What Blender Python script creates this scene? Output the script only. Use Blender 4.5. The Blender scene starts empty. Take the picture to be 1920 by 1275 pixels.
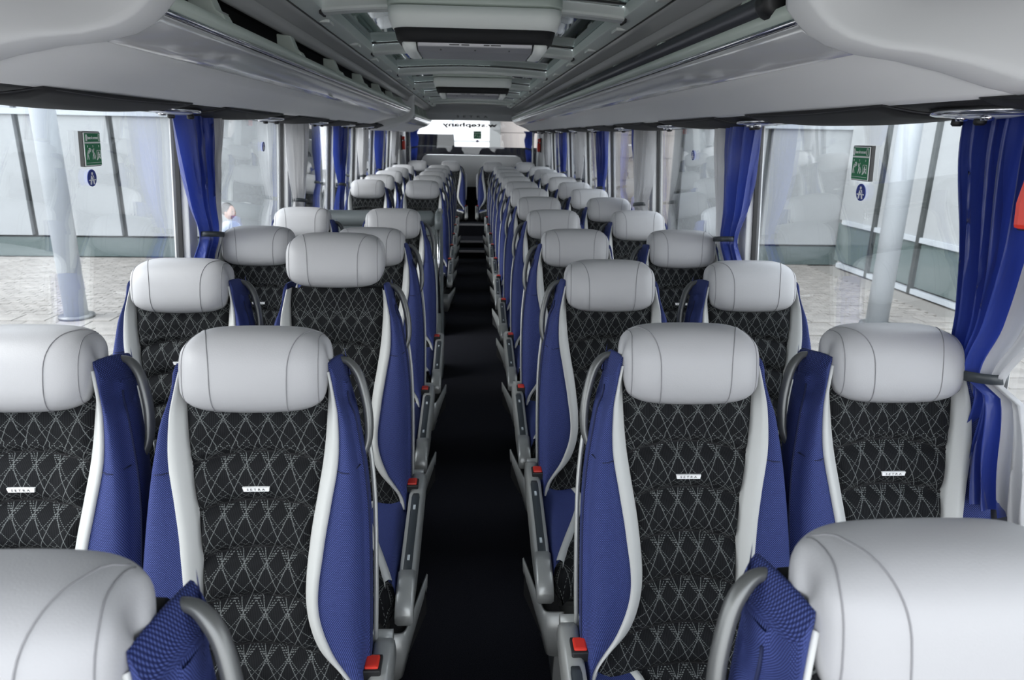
import bpy, bmesh, math, random
from mathutils import Vector, Matrix
random.seed(7)
C = bpy.context.scene.collection
PI = math.pi

# ------------------------------------------------------------------ camera
TH, YAW, ROLL = .2886, .0629, .0185
fw = Vector((math.sin(YAW)*math.cos(TH), math.cos(YAW)*math.cos(TH), -math.sin(TH)))
up = Vector((math.sin(YAW)*math.sin(TH), math.cos(YAW)*math.sin(TH), math.cos(TH)))
rt = Vector((math.cos(YAW), -math.sin(YAW), 0))
rc = rt*math.cos(ROLL) + up*math.sin(ROLL)
uc = -rt*math.sin(ROLL) + up*math.cos(ROLL)
cd = bpy.data.cameras.new('camera')
cam = bpy.data.objects.new('camera', cd); C.objects.link(cam)
M = Matrix((rc, uc, -fw)).transposed().to_4x4(); M.translation = Vector((-.0153, 0, 1.578))
cam.matrix_world = M
cd.sensor_width = 36; cd.lens = 36*1286.98/1920
cd.clip_start = .02; cd.clip_end = 300
cd.dof.use_dof = True; cd.dof.focus_distance = 1.75; cd.dof.aperture_fstop = 7.0
bpy.context.scene.camera = cam

# ------------------------------------------------------------------ world, sun, exposure
w = bpy.data.worlds.new('overcast_sky'); bpy.context.scene.world = w; w.use_nodes = True
nt = w.node_tree; nt.nodes.clear()
out = nt.nodes.new('ShaderNodeOutputWorld'); bg = nt.nodes.new('ShaderNodeBackground')
tc = nt.nodes.new('ShaderNodeTexCoord'); sp = nt.nodes.new('ShaderNodeSeparateXYZ')
cr = nt.nodes.new('ShaderNodeValToRGB')
cr.color_ramp.elements[0].position = .0; cr.color_ramp.elements[0].color = (.95, .97, 1.0, 1)
cr.color_ramp.elements[1].position = 1.; cr.color_ramp.elements[1].color = (.80, .88, 1.0, 1)
nt.links.new(tc.outputs['Generated'], sp.inputs[0]); nt.links.new(sp.outputs['Z'], cr.inputs[0])
nt.links.new(cr.outputs[0], bg.inputs[0]); nt.links.new(bg.outputs[0], out.inputs[0])
bg.inputs[1].default_value = 2.6
sd = bpy.data.lights.new('soft_sun', 'SUN'); sd.energy = 2.2; sd.angle = math.radians(40); sd.color = (1, .98, .95)
sun = bpy.data.objects.new('soft_sun', sd); C.objects.link(sun)
sun.rotation_euler = Vector((1, .45, -.75)).to_track_quat('-Z', 'Y').to_euler()
sun.location = (-20, -8, 15)
vs = bpy.context.scene.view_settings
vs.view_transform = 'Standard'; vs.look = 'None'; vs.gamma = 1; vs.use_curve_mapping = False
vs.exposure = 0.75

# ------------------------------------------------------------------ materials
def nmat(name):
    m = bpy.data.materials.new(name); m.use_nodes = True
    return m, m.node_tree, m.node_tree.nodes['Principled BSDF']
def math_node(nt, op, a=None, b=None, c=None, clamp=False):
    n = nt.nodes.new('ShaderNodeMath'); n.operation = op; n.use_clamp = clamp
    for i, v in enumerate((a, b, c)):
        if v is None: continue
        if isinstance(v, (int, float)): n.inputs[i].default_value = v
        else: nt.links.new(v, n.inputs[i])
    return n.outputs[0]
def plain(name, col, rough=.5, metal=0., bump=0., scale=200., spec=.5, var=0., coat=0.):
    m, nt, b = nmat(name)
    b.inputs['Base Color'].default_value = (*col, 1); b.inputs['Roughness'].default_value = rough
    b.inputs['Metallic'].default_value = metal; b.inputs['Specular IOR Level'].default_value = spec
    if coat: b.inputs['Coat Weight'].default_value = coat; b.inputs['Coat Roughness'].default_value = .08
    if bump or var:
        t = nt.nodes.new('ShaderNodeTexCoord'); n = nt.nodes.new('ShaderNodeTexNoise')
        n.inputs['Scale'].default_value = scale; n.inputs['Detail'].default_value = 3
        nt.links.new(t.outputs['Object'], n.inputs['Vector'])
        if bump:
            bp = nt.nodes.new('ShaderNodeBump'); bp.inputs['Strength'].default_value = bump; bp.inputs['Distance'].default_value = .002
            nt.links.new(n.outputs['Fac'], bp.inputs['Height']); nt.links.new(bp.outputs[0], b.inputs['Normal'])
        if var:
            r = nt.nodes.new('ShaderNodeValToRGB')
            r.color_ramp.elements[0].position = .3; r.color_ramp.elements[1].position = .7
            r.color_ramp.elements[0].color = (*[c*(1-var) for c in col], 1); r.color_ramp.elements[1].color = (*[min(1, c*(1+var)) for c in col], 1)
            nt.links.new(n.outputs['Fac'], r.inputs[0]); nt.links.new(r.outputs[0], b.inputs['Base Color'])
    return m

def uvxy(nt):
    u = nt.nodes.new('ShaderNodeUVMap'); u.uv_map = 'UVMap'
    s = nt.nodes.new('ShaderNodeSeparateXYZ'); nt.links.new(u.outputs[0], s.inputs[0])
    return s.outputs['X'], s.outputs['Y']

def pattern_fabric():
    m, nt, b = nmat('black_lattice_fabric')
    X, Y = uvxy(nt); P = .044
    masks = []
    def line(slope, off, wdt, dots, seg=None):
        a = math_node(nt, 'MULTIPLY', X, 1/P); c = math_node(nt, 'MULTIPLY', Y, slope/P)
        t = math_node(nt, 'ADD', a, c); t = math_node(nt, 'ADD', t, off)
        f = math_node(nt, 'FRACT', t); f = math_node(nt, 'SUBTRACT', f, .5); f = math_node(nt, 'ABSOLUTE', f)
        k = math_node(nt, 'LESS_THAN', f, wdt)
        if dots:
            d = math_node(nt, 'MULTIPLY', Y, 1/.0030); d = math_node(nt, 'FRACT', d); d = math_node(nt, 'LESS_THAN', d, dots)
            k = math_node(nt, 'MULTIPLY', k, d)
        if seg:   # only on part of each repeat, so that the dotted lines break up into short runs
            q = math_node(nt, 'MULTIPLY', Y, 1/.098); q = math_node(nt, 'ADD', q, seg[0]); q = math_node(nt, 'FRACT', q)
            q = math_node(nt, 'LESS_THAN', q, seg[1]); k = math_node(nt, 'MULTIPLY', k, q)
        masks.append(k)
    line(.45, 0, .017, .85); line(-.45, 0, .017, .85)
    line(.90, 0, .021, .5); line(-.90, 0, .021, .5)
    line(.90, .15, .021, .5, (.25, .5)); line(-.90, -.15, .021, .5, (.25, .5))
    line(1.35, 0, .026, .5, (.0, .38)); line(-1.35, 0, .026, .5, (.0, .38))
    t = masks[0]
    for k in masks[1:]: t = math_node(nt, 'MAXIMUM', t, k)
    # fine vertical ribs of the ground cloth
    r = math_node(nt, 'MULTIPLY', X, 1/.0035); r = math_node(nt, 'SINE', math_node(nt, 'MULTIPLY', r, 2*PI))
    base = nt.nodes.new('ShaderNodeMix'); base.data_type = 'RGBA'
    base.inputs[6].default_value = (.0065, .007, .008, 1); base.inputs[7].default_value = (.016, .0165, .018, 1)
    nt.links.new(math_node(nt, 'MULTIPLY_ADD', r, .5, .5), base.inputs[0])
    mx = nt.nodes.new('ShaderNodeMix'); mx.data_type = 'RGBA'
    nt.links.new(t, mx.inputs[0]); nt.links.new(base.outputs[2], mx.inputs[6]); mx.inputs[7].default_value = (.15, .16, .16, 1)
    nt.links.new(mx.outputs[2], b.inputs['Base Color'])
    b.inputs['Roughness'].default_value = .9; b.inputs['Specular IOR Level'].default_value = .1
    return m
def blue_weave(name='blue_woven_fabric'):
    m, nt, b = nmat(name)
    X, Y = uvxy(nt)
    row = math_node(nt, 'FLOOR', math_node(nt, 'MULTIPLY', Y, 1/.0021))
    ph = math_node(nt, 'MULTIPLY', math_node(nt, 'MODULO', row, 2), PI)
    a = math_node(nt, 'SINE', math_node(nt, 'ADD', math_node(nt, 'MULTIPLY', X, 2*PI/.0040), ph))
    v = math_node(nt, 'SINE', math_node(nt, 'MULTIPLY', math_node(nt, 'FRACT', math_node(nt, 'MULTIPLY', Y, 1/.0021)), PI))
    k = math_node(nt, 'MULTIPLY', math_node(nt, 'MULTIPLY_ADD', a, .5, .5), v)
    k = math_node(nt, 'MULTIPLY', k, k)
    mx = nt.nodes.new('ShaderNodeMix'); mx.data_type = 'RGBA'
    mx.inputs[6].default_value = (.007, .012, .070, 1); mx.inputs[7].default_value = (.13, .18, .50, 1)
    nt.links.new(k, mx.inputs[0]); nt.links.new(mx.outputs[2], b.inputs['Base Color'])
    bp = nt.nodes.new('ShaderNodeBump'); bp.inputs['Strength'].default_value = .35; bp.inputs['Distance'].default_value = .001
    nt.links.new(k, bp.inputs['Height']); nt.links.new(bp.outputs[0], b.inputs['Normal'])
    b.inputs['Roughness'].default_value = .75; b.inputs['Specular IOR Level'].default_value = .25
    return m
def glass(name, tint, power):
    m = bpy.data.materials.new(name); m.use_nodes = True; nt = m.node_tree; nt.nodes.clear()
    o = nt.nodes.new('ShaderNodeOutputMaterial'); g = nt.nodes.new('ShaderNodeNewGeometry')
    d = nt.nodes.new('ShaderNodeVectorMath'); d.operation = 'DOT_PRODUCT'
    nt.links.new(g.outputs['Normal'], d.inputs[0]); nt.links.new(g.outputs['Incoming'], d.inputs[1])
    c = math_node(nt, 'ABSOLUTE', d.outputs['Value']); c = math_node(nt, 'SUBTRACT', 1, c, clamp=True)
    s = math_node(nt, 'MULTIPLY_ADD', math_node(nt, 'POWER', c, 5), .96, .04)
    s = math_node(nt, 'SUBTRACT', 1, math_node(nt, 'POWER', math_node(nt, 'SUBTRACT', 1, s), power))
    t = nt.nodes.new('ShaderNodeBsdfTransparent'); t.inputs[0].default_value = (*tint, 1)
    gl = nt.nodes.new('ShaderNodeBsdfGlossy'); gl.inputs['Roughness'].default_value = .0; gl.inputs[0].default_value = (.97, .99, 1, 1)
    mx = nt.nodes.new('ShaderNodeMixShader')
    nt.links.new(s, mx.inputs[0]); nt.links.new(t.outputs[0], mx.inputs[1]); nt.links.new(gl.outputs[0], mx.inputs[2])
    nt.links.new(mx.outputs[0], o.inputs[0])
    return m
def satin(name, col, rough=.38):
    m, nt, b = nmat(name)
    b.inputs['Base Color'].default_value = (*col, 1); b.inputs['Roughness'].default_value = rough
    b.inputs['Sheen Weight'].default_value = .3; b.inputs['Specular IOR Level'].default_value = .7
    t = nt.nodes.new('ShaderNodeTexCoord'); n = nt.nodes.new('ShaderNodeTexNoise'); n.inputs['Scale'].default_value = 12
    mp = nt.nodes.new('ShaderNodeMapping'); mp.inputs['Scale'].default_value = (3, 3, .35)
    nt.links.new(t.outputs['Object'], mp.inputs[0]); nt.links.new(mp.outputs[0], n.inputs['Vector'])
    bp = nt.nodes.new('ShaderNodeBump'); bp.inputs['Strength'].default_value = .5; bp.inputs['Distance'].default_value = .012
    nt.links.new(n.outputs['Fac'], bp.inputs['Height']); nt.links.new(bp.outputs[0], b.inputs['Normal'])
    tr = nt.nodes.new('ShaderNodeBsdfTranslucent'); tr.inputs[0].default_value = (*[min(1, c*1.25) for c in col], 1)
    mx = nt.nodes.new('ShaderNodeMixShader'); mx.inputs[0].default_value = .35; o = nt.nodes['Material Output']
    nt.links.new(b.outputs[0], mx.inputs[1]); nt.links.new(tr.outputs[0], mx.inputs[2]); nt.links.new(mx.outputs[0], o.inputs[0])
    return m

MT = dict(
    leather=plain('pale_grey_leather', (.385, .385, .395), .42, bump=.12, scale=420, spec=.45),
    seam=plain('grey_thread', (.24, .24, .25), .8),
    strip=plain('white_leather_trim', (.50, .51, .50), .5, bump=.08, scale=300),
    fabric=pattern_fabric(), blue=blue_weave(),
    navy=plain('dark_blue_cloth', (.008, .014, .06), .8),
    black=plain('black_cloth', (.006, .006, .007), .9),
    shell=plain('grey_seat_shell', (.16, .165, .16), .45, bump=.05),
    silver=plain('silver_plastic', (.36, .37, .36), .35, metal=.35),
    dsilver=plain('satin_grey_metal', (.15, .155, .152), .35, metal=.5),
    panel=plain('anthracite_panel', (.035, .042, .048), .4),
    icon=plain('pale_print', (.5, .55, .58), .6),
    red=plain('red_plastic', (.62, .035, .02), .35),
    white=plain('white_print', (.85, .85, .85), .5), ink=plain('black_print', (.02, .02, .02), .5),
    rack=plain('pale_grey_rack_panel', (.74, .74, .745), .6, bump=.03, scale=300),
    gloss=plain('glossy_grey_rack_panel', (.64, .64, .65), .16, metal=.4),
    lip=plain('greenish_white_lip', (.50, .56, .51), .35),
    ceil=plain('grey_green_ceiling_trim', (.66, .71, .68), .5),
    duct=plain('grey_duct', (.26, .265, .265), .42),
    beam=plain('pale_beam', (.84, .87, .84), .5),
    dark=plain('black_textile_channel', (.012, .012, .014), .75, bump=.2, scale=600),
    piping=plain('black_piping', (.03, .03, .034), .45),
    rubber=plain('black_rubber', (.01, .01, .011), .5),
    pillar=plain('light_grey_pillar', (.62, .625, .63), .5),
    wall=plain('dark_grey_carpet_wall', (.055, .058, .062), .9, bump=.3, scale=500),
    carpet=plain('black_speckled_carpet', (.013, .0135, .018), .95, bump=.6, scale=450, spec=.1, var=.9),
    nosing=plain('step_nosing_metal', (.4, .4, .42), .4, metal=.6),
    chrome=plain('chrome', (.75, .75, .78), .12, metal=1.),
    lens=plain('clear_lamp_lens', (.70, .74, .82), .12, spec=.9),
    tube=plain('dark_grey_tube', (.075, .078, .09), .28, metal=.4),
    cbar=plain('console_grey', (.15, .17, .175), .4),
    green=plain('green_sign', (.02, .19, .08), .5), blueprint=plain('blue_sign', (.02, .04, .25), .5),
    satin_blue=satin('blue_satin_curtain', (.028, .055, .30)), satin_grey=satin('silver_grey_curtain', (.50, .50, .51)),
    screenback=plain('monitor_back', (.42, .42, .44), .4, metal=.3),
    window=glass('clear_window_glass', (.97, .98, .98), 2.0), backglass=glass('single_back_glass', (.97, .98, .98), .6), roofglass=glass('dark_tinted_roof_glass', (.10, .12, .115), .9),
    bwall=plain('pale_facade_panel', (.30, .315, .325), .6, var=.05, scale=.6), bgap=plain('dark_facade_joint', (.03, .035, .035), .6),
    bglass=plain('dark_facade_glass', (.10, .13, .13), .08, spec=.9), column=plain('white_column', (.38, .41, .44), .45),
    beige=plain('beige_facade_tile', (.34, .30, .275), .7), paver=plain('grey_paver', (.25, .235, .215), .85, var=.18, scale=3, bump=.3),
    ground=plain('mortar_bed', (.20, .19, .175), .9), skin=plain('skin', (.45, .24, .17), .5), hair=plain('dark_hair', (.02, .014, .01), .7),
    shirt=plain('pale_shirt', (.55, .62, .75), .8), trousers=plain('dark_trousers', (.03, .035, .05), .8),
    carpaint=plain('black_car_paint', (.004, .004, .005), .7, spec=.0), amber=plain('amber_glint', (.7, .5, .1), .3),
    chassis=plain('vehicle_glass', (.01, .014, .014), .2, spec=.4),
)

# ------------------------------------------------------------------ helpers
def obj(name, verts, faces, m, parent=None, smooth=True, uvs=None, bevel=0):
    me = bpy.data.meshes.new(name); me.from_pydata([tuple(v) for v in verts], [], faces)
    if isinstance(m, str): m = MT[m]
    me.materials.append(m)
    if uvs:
        l = me.uv_layers.new(name='UVMap')
        for p in me.polygons:
            for li, vi in zip(p.loop_indices, p.vertices): l.data[li].uv = uvs[vi]
    bm = bmesh.new(); bm.from_mesh(me)
    if not uvs: bmesh.ops.recalc_face_normals(bm, faces=bm.faces)
    if bevel:
        es = [e for e in bm.edges if len(e.link_faces) == 2 and e.calc_face_angle(0) > .6]
        bmesh.ops.bevel(bm, geom=es, offset=bevel, segments=2, affect='EDGES', profile=.6)
    bm.to_mesh(me); bm.free()
    if smooth:
        me.polygons.foreach_set('use_smooth', [True]*len(me.polygons))
    o = bpy.data.objects.new(name, me); C.objects.link(o)
    if parent: o.parent = parent
    return o
class MB:
    def __init__(s): s.v = []; s.f = []; s.uv = []
    def add(s, v, f, uv=None):
        n = len(s.v); s.v += [tuple(q) for q in v]; s.f += [tuple(i+n for i in q) for q in f]
        s.uv += uv if uv else [(q[0], q[2]) for q in v]; return s
    def box(s, lo, hi):
        x0, y0, z0 = lo; x1, y1, z1 = hi
        return s.add([(x0, y0, z0), (x1, y0, z0), (x1, y1, z0), (x0, y1, z0), (x0, y0, z1), (x1, y0, z1), (x1, y1, z1), (x0, y1, z1)],
                     [(0, 3, 2, 1), (4, 5, 6, 7), (0, 1, 5, 4), (1, 2, 6, 5), (2, 3, 7, 6), (3, 0, 4, 7)])
    def grid(s, rows, uv=None, wrap=False, caps=False):
        n = len(rows[0]); V = [p for r in rows for p in r]; F = []
        for i in range(len(rows)-1):
            for j in range(n if wrap else n-1):
                k = (j+1) % n
                F.append((i*n+j, i*n+k, (i+1)*n+k, (i+1)*n+j))
        if caps: F.append(tuple(range(n))[::-1]); F.append(tuple((len(rows)-1)*n+j for j in range(n)))
        return s.add(V, F, [q for r in uv for q in r] if uv else None)
    def tube(s, path, r, n=8, flat=1.):
        P = [Vector(p) for p in path]; rows = []; ref = None
        for i, p in enumerate(P):
            d = (P[min(i+1, len(P)-1)] - P[max(i-1, 0)]).normalized()
            if ref is None: ref = Vector((0, 0, 1)) if abs(d.z) < .9 else Vector((0, 1, 0))
            a = (ref - d*ref.dot(d)).normalized(); b = d.cross(a); ref = a
            rr = r[i] if isinstance(r, (list, tuple)) else r
            rows.append([p + a*rr*math.cos(t*2*PI/n) + b*rr*flat*math.sin(t*2*PI/n) for t in range(n)])
        return s.grid(rows, wrap=True, caps=True)
    def prism(s, poly, y0, y1):     # poly in (x,z), extruded along y
        n = len(poly)
        V = [(x, y0, z) for x, z in poly] + [(x, y1, z) for x, z in poly]
        return s.add(V, [tuple(range(n)), tuple(range(2*n-1, n-1, -1))] + [(i, (i+1) % n, n+(i+1) % n, n+i) for i in range(n)])
    def build(s, name, m, parent=None, smooth=True, uv=False, bevel=0): return obj(name, s.v, s.f, m, parent, smooth, s.uv if uv else None, bevel)
def spl(pts, x):        # smooth interpolation through (x,y) pairs
    if x <= pts[0][0]: return pts[0][1]
    if x >= pts[-1][0]: return pts[-1][1]
    for i in range(len(pts)-1):
        if x <= pts[i+1][0]:
            x0, y0 = pts[i]; x1, y1 = pts[i+1]
            m0 = (y1-pts[i-1][1])/(x1-pts[i-1][0]) if i > 0 else (y1-y0)/(x1-x0)
            m1 = (pts[i+2][1]-y0)/(pts[i+2][0]-x0) if i+2 < len(pts) else (y1-y0)/(x1-x0)
            h = x1-x0; t = (x-x0)/h
            return (2*t**3-3*t*t+1)*y0+(t**3-2*t*t+t)*h*m0+(-2*t**3+3*t*t)*y1+(t**3-t*t)*h*m1
def curve3(pts, n):     # Catmull-Rom through 3D points
    P = [Vector(p) for p in pts]; out = []
    for i in range(len(P)-1):
        a = P[max(i-1, 0)]; b = P[i]; c = P[i+1]; d = P[min(i+2, len(P)-1)]
        for k in range(n):
            t = k/n; out.append(.5*((2*b)+(c-a)*t+(2*a-5*b+4*c-d)*t*t+(3*b-a-3*c+d)*t**3))
    return out+[P[-1]]
def empty(name, loc, label, cat, group=None, rz=0):
    o = bpy.data.objects.new(name, None); C.objects.link(o); o.empty_display_size = .1
    o.location = loc; o.rotation_euler = (0, 0, rz); return tag(o, label, cat, group)
def tag(o, label, cat, group=None, kind=None):
    o['label'] = label; o['category'] = cat
    if group: o['group'] = group
    if kind: o['kind'] = kind
    return o
def struct(o, label=None):
    o['kind'] = 'structure'
    if label: o['label'] = label
    return o
def copy_tree(o, parent=None):
    c = o.copy(); C.objects.link(c)
    if parent: c.parent = parent
    for ch in list(o.children): copy_tree(ch, c)
    return c
def text_mesh(name, body, size, m, parent=None, ext=.0004, spacing=1., fit=None):
    cu = bpy.data.curves.new(name, 'FONT'); cu.body = body; cu.size = size; cu.extrude = ext
    cu.offset = size*(.035 if name == 'window_lettering' else 0); cu.align_x = 'CENTER'; cu.align_y = 'CENTER'; cu.space_character = spacing; cu.resolution_u = 2
    t = bpy.data.objects.new(name, cu); C.objects.link(t)
    dg = bpy.context.evaluated_depsgraph_get(); me = bpy.data.meshes.new_from_object(t.evaluated_get(dg))
    bpy.data.objects.remove(t); bpy.data.curves.remove(cu)
    me.materials.clear(); me.materials.append(MT[m])
    if fit:
        xs = [v.co.x for v in me.vertices]; ys = [v.co.y for v in me.vertices]
        sx = fit[0]/(max(xs)-min(xs)); sy = fit[1]/(max(ys)-min(ys)); mx = (max(xs)+min(xs))/2; my = (max(ys)+min(ys))/2
        for v in me.vertices: v.co.x = (v.co.x-mx)*sx; v.co.y = (v.co.y-my)*sy
    o = bpy.data.objects.new(name, me); C.objects.link(o)
    if parent: o.parent = parent
    return o

# ================================================================== SETTING
XG = lambda z: 1.155 - .07*(z-1.1)          # inner face of the side glazing leans inwards
YF, YR = -.45, 11.75                        # modelled length of the saloon
b = MB(); b.box((-1.2, YF, -.30), (1.2, 9.28, -.02)); struct(b.build('floor', 'carpet', smooth=False))
# steps up at the back of the aisle
for i, (y0, y1, z) in enumerate(((9.28, 9.56, .08), (9.56, 10.09, .17), (10.09, YR, .34))):
    xw = .205 if i < 2 else 1.15
    st = MB().box((-xw, y0, -.02), (xw, y1, z)).build('trim_%d' % (i+1), 'carpet', smooth=False)
    struct(st)
    MB().box((-.2, y0-.006, z-.022), (.2, y0+.012, z+.003)).build('step_nosing', 'nosing', st, smooth=False)
for s, side in ((-1, 'left'), (1, 'right')):
    # lower wall with a sill, below the glass
    prof = [(s*1.17, -.3), (s*1.17, .74), (s*1.115, .78), (s*1.125, .82), (s*XG(.84), .84), (s*1.24, .84), (s*1.24, -.3)]
    mb = MB()
    if s < 0: mb.prism(prof, YF, 4.62); mb.prism(prof, 5.62, YR)
    else: mb.prism(prof, YF, YR)
    wl = mb.build('wall_'+side, 'wall', smooth=False); struct(wl)
    up_ = MB().prism([(s*1.112, 1.64), (s*1.20, 1.64), (s*1.18, 1.97), (s*1.112, 1.97)], YF, YR)
    struct(up_.build('wall_%s_upper' % side, 'wall', smooth=False))  # dark colour carries the shade inside the rack opening

PIL = [0.02, 1.43, 2.84, 4.37, 5.82, 7.02, 8.28, 9.98]
tn = 4; wn = 1
for s in (-1, 1):
    for y in PIL:
        def strip_(dx0, dx1, y0, y1, z0=.84, z1=1.66):
            return MB().add([(s*(XG(z0)+a), yy, z0) for a in (dx0, dx1) for yy in (y0, y1)] + [(s*(XG(z1)+a), yy, z1) for a in (dx0, dx1) for yy in (y0, y1)],
                            [(0, 1, 3, 2), (4, 6, 7, 5), (0, 4, 5, 1), (2, 3, 7, 6), (0, 2, 6, 4), (1, 5, 7, 3)])
        o = strip_(-.022, .04, y-.042, y+.042).build('trim_%d' % tn, 'pillar', smooth=False, bevel=.006); tn += 1; struct(o)
        for q in (-1, 1):
            strip_(.004, .03, y+q*.042+min(q, 0)*.008, y+q*.042+max(q, 0)*.008).build('gasket', 'rubber', o, smooth=False)
    o = MB().box((min(s*1.075, s*1.18), 10.72, .84), (max(s*1.075, s*1.18), YR, 1.66)).build('trim_%d' % tn, 'duct', smooth=False, bevel=.01); tn += 1; struct(o)
    ys = [YF]+PIL+[10.75]
    for i in range(len(ys)-1):
        y0 = ys[i]+.03; y1 = ys[i+1]-.03
        z0, z1 = .84, 1.66
        o = MB().add([(s*(XG(z0)+a), yy, z0) for a in (.012, .02) for yy in (y0, y1)] + [(s*(XG(z1)+a), yy, z1) for a in (.012, .02) for yy in (y0, y1)],
                     [(0, 1, 3, 2), (4, 6, 7, 5), (0, 4, 5, 1), (2, 3, 7, 6), (0, 2, 6, 4), (1, 5, 7, 3)]).build('window_%d' % wn, 'window', smooth=False)
        wn += 1; struct(o)
# glazed middle door on the left, low in the side wall beside the stairwell
d = MB().box((-1.2, 4.66, -.28), (-1.19, 5.58, .80)).build('door_1', 'window', smooth=False); struct(d)
mb = MB()
for a, c in (((-1.21, 4.62, -.3), (-1.165, 4.67, .84)), ((-1.21, 5.57, -.3), (-1.165, 5.62, .84)), ((-1.21, 4.62, .79), (-1.165, 5.62, .84))): mb.box(a, c)
mb.build('door_frame', 'rubber', d, smooth=False)

# roof: outer skin strips either side, glass panes and beams in the middle
for s, side in ((-1, 'left'), (1, 'right')):
    # stepped air duct and glass-roof frame, running the whole length
    P1 = [(.545, 2.045), (.545, 2.002), (.553, 1.998), (.598, 1.982), (.602, 1.990), (.60, 2.06)]
    P2 = [(.600, 1.975), (.612, 1.965), (.640, 1.948), (.655, 1.938), (.66, 1.945), (.64, 1.99), (.62, 2.06), (.60, 2.06)]
    P3 = [(.646, 1.935), (.654, 1.922), (.660, 1.910), (.672, 1.906), (.69, 1.92), (.70, 2.06), (.64, 2.06)]
    f = lambda P: [(s*x, z) for x, z in P]
    o = MB().prism(f(P1), YF, 11.1).build('trim_%d' % tn, 'ceil', bevel=.003); tn += 1; struct(o)
    for y in [2.2+.69*k for k in range(13)]:
        MB().box((min(s*.553, s*.594), y, 1.981), (max(s*.553, s*.594), y+.10, 1.993)).build('frame_clip', 'beam', o, smooth=False, bevel=.003)
    MB().prism(f(P2), YF, 11.1).build('duct_upper_face', 'duct', o)
    dd = MB().prism(f(P3), YF, 11.1).build('duct_lower_face', 'duct', o)
    for x, z in ((.601, 1.981), (.657, 1.936)):
        MB().box((min(s*(x-.004), s*(x+.004)), YF, z-.003), (max(s*(x-.004), s*(x+.004)), 11.1, z+.006)).build('shadow_gap_seal', 'rubber', o, smooth=False)
    struct(MB().prism([(s*.60, 2.055), (s*1.0, 2.055), (s*1.105, 1.97), (s*1.18, 1.97), (s*1.05, 2.12), (s*.60, 2.12)], YF, YR).build('ceiling_'+side, 'wall', smooth=False))  # coloured dark to stand in for the shade above the rack
BE = [-.02, 1.38, 2.76, 4.09, 5.47, 6.98, 8.36, 9.5, 10.3]
for i, y in enumerate(BE):
    rows = []
    for k in range(13):
        x = -.56+1.12*k/12; dz = .028*(1-(x/.56)**2)
        cx_ = [(y-.030, 2.036), (y-.042, 2.004), (y-.038, 1.996), (y-.028, 1.991), (y+.02, 1.989), (y+.034, 2.0), (y+.035, 2.036)]
        rows.append([(x, a, c+dz) for a, c in cx_])
    o = MB().grid(rows, wrap=True, caps=True).build('trim_%d' % tn, 'beam', smooth=False); tn += 1; struct(o)
    for s in (-1, 1): MB().box((min(s*.548, s*.556), y-.042, 1.986), (max(s*.548, s*.556), y+.04, 2.04)).build('end_gap', 'rubber', o, smooth=False)
ys = [YF]+BE+[11.0]
for i in range(len(ys)-1):
    rows = []
    for zt in (0, .008):
        pass
    mb = MB(); n = 12
    for zt in (2.042, 2.050):
        rows = [[(-.60+1.2*k/n, yy, zt+.028*(1-((-.60+1.2*k/n)/.6)**2)) for k in range(n+1)] for yy in (ys[i]+.03, ys[i+1]-.03)]
        mb.grid(rows)
    struct(mb.build('window_%d' % wn, 'roofglass')); wn += 1
    fr = MB()
    for yy in (ys[i]+.035, ys[i+1]-.06):
        rows = [[(x, yy, 2.036+.028*(1-(x/.6)**2)), (x, yy+.025, 2.036+.028*(1-(x/.6)**2)), (x, yy+.025, 2.043+.028*(1-(x/.6)**2)), (x, yy, 2.043+.028*(1-(x/.6)**2))] for x in [-.55+1.1*k/10 for k in range(11)]]
        fr.grid(rows, wrap=True, caps=True)
    o = fr.build('trim_%d' % tn, 'rubber', smooth=False); tn += 1; struct(o)

# rear bulkhead above the back window, with the raised lettering
rows = []
for x in [-.98+1.96*k/16 for k in range(17)]:
    dz = .03*(1-(x/.98)**2); e = abs(x)
    zb = 1.80+.012*(1-(x/.98)**2)-max(0, e-.8)*.4
    rows.append([(x, 11.0, 2.02+dz), (x, 11.05, 1.985+dz), (x, 11.2, 1.965+dz), (x, 11.28, 1.93+dz), (x, 11.60, 1.905+dz*.5), (x, 11.70, 1.89), (x, 11.72, zb+.01), (x, 11.78, zb), (x, 11.85, zb), (x, 11.85, 2.06+dz)])
bh = MB().grid(rows, wrap=True, caps=True).build('wall_rear_upper', 'duct', bevel=0); struct(bh)
t = text_mesh('raised_lettering', 'S  E  T  R  A', .05, 'ink', bh, ext=.004, fit=(.50, .032))
t.matrix_local = Matrix.Translation((.01, 11.690, 1.868)) @ Matrix.Rotation(PI/2, 4, 'X')
lw = MB().prism([(-1.2, -.02), (1.2, -.02), (1.2, .9), (-1.2, .9)], 11.72, 11.85).build('wall_rear', 'black', smooth=False); struct(lw)
pp = MB().prism([(-.97, .78), (-.97, .92), (-.90, 1.01), (-.76, 1.255), (-.72, 1.272), (.72, 1.272), (.77, 1.255), (.93, 1.01), (.98, .92), (.98, .78)], 11.35, 11.72).build('parcel_shelf', 'pillar', smooth=False, bevel=.012)
tag(pp, 'wide pale grey parcel shelf panel with sloping ends under the back window', 'shelf')
rw = MB().box((-1.1, 11.79, .9), (1.1, 11.80, 1.86)).build('window_%d' % wn, 'backglass', smooth=False); wn += 1; struct(rw)
for s in (-1, 1):
    struct(MB().box((min(s*1.08, s*1.16), 11.5, .8), (max(s*1.08, s*1.16), 11.8, 1.80)).build('trim_%d' % tn, 'duct', smooth=False, bevel=.01)); tn += 1
    o = MB().tube([(s*.99, 11.44, .34), (s*.985, 11.45, 1.05), (s*.985, 11.45, 1.70)], .013, 8).build('grab_rail', 'white')
    tag(o, 'slim white upright rail beside the %s back window curtain' % ('left' if s < 0 else 'right'), 'rail')
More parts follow.
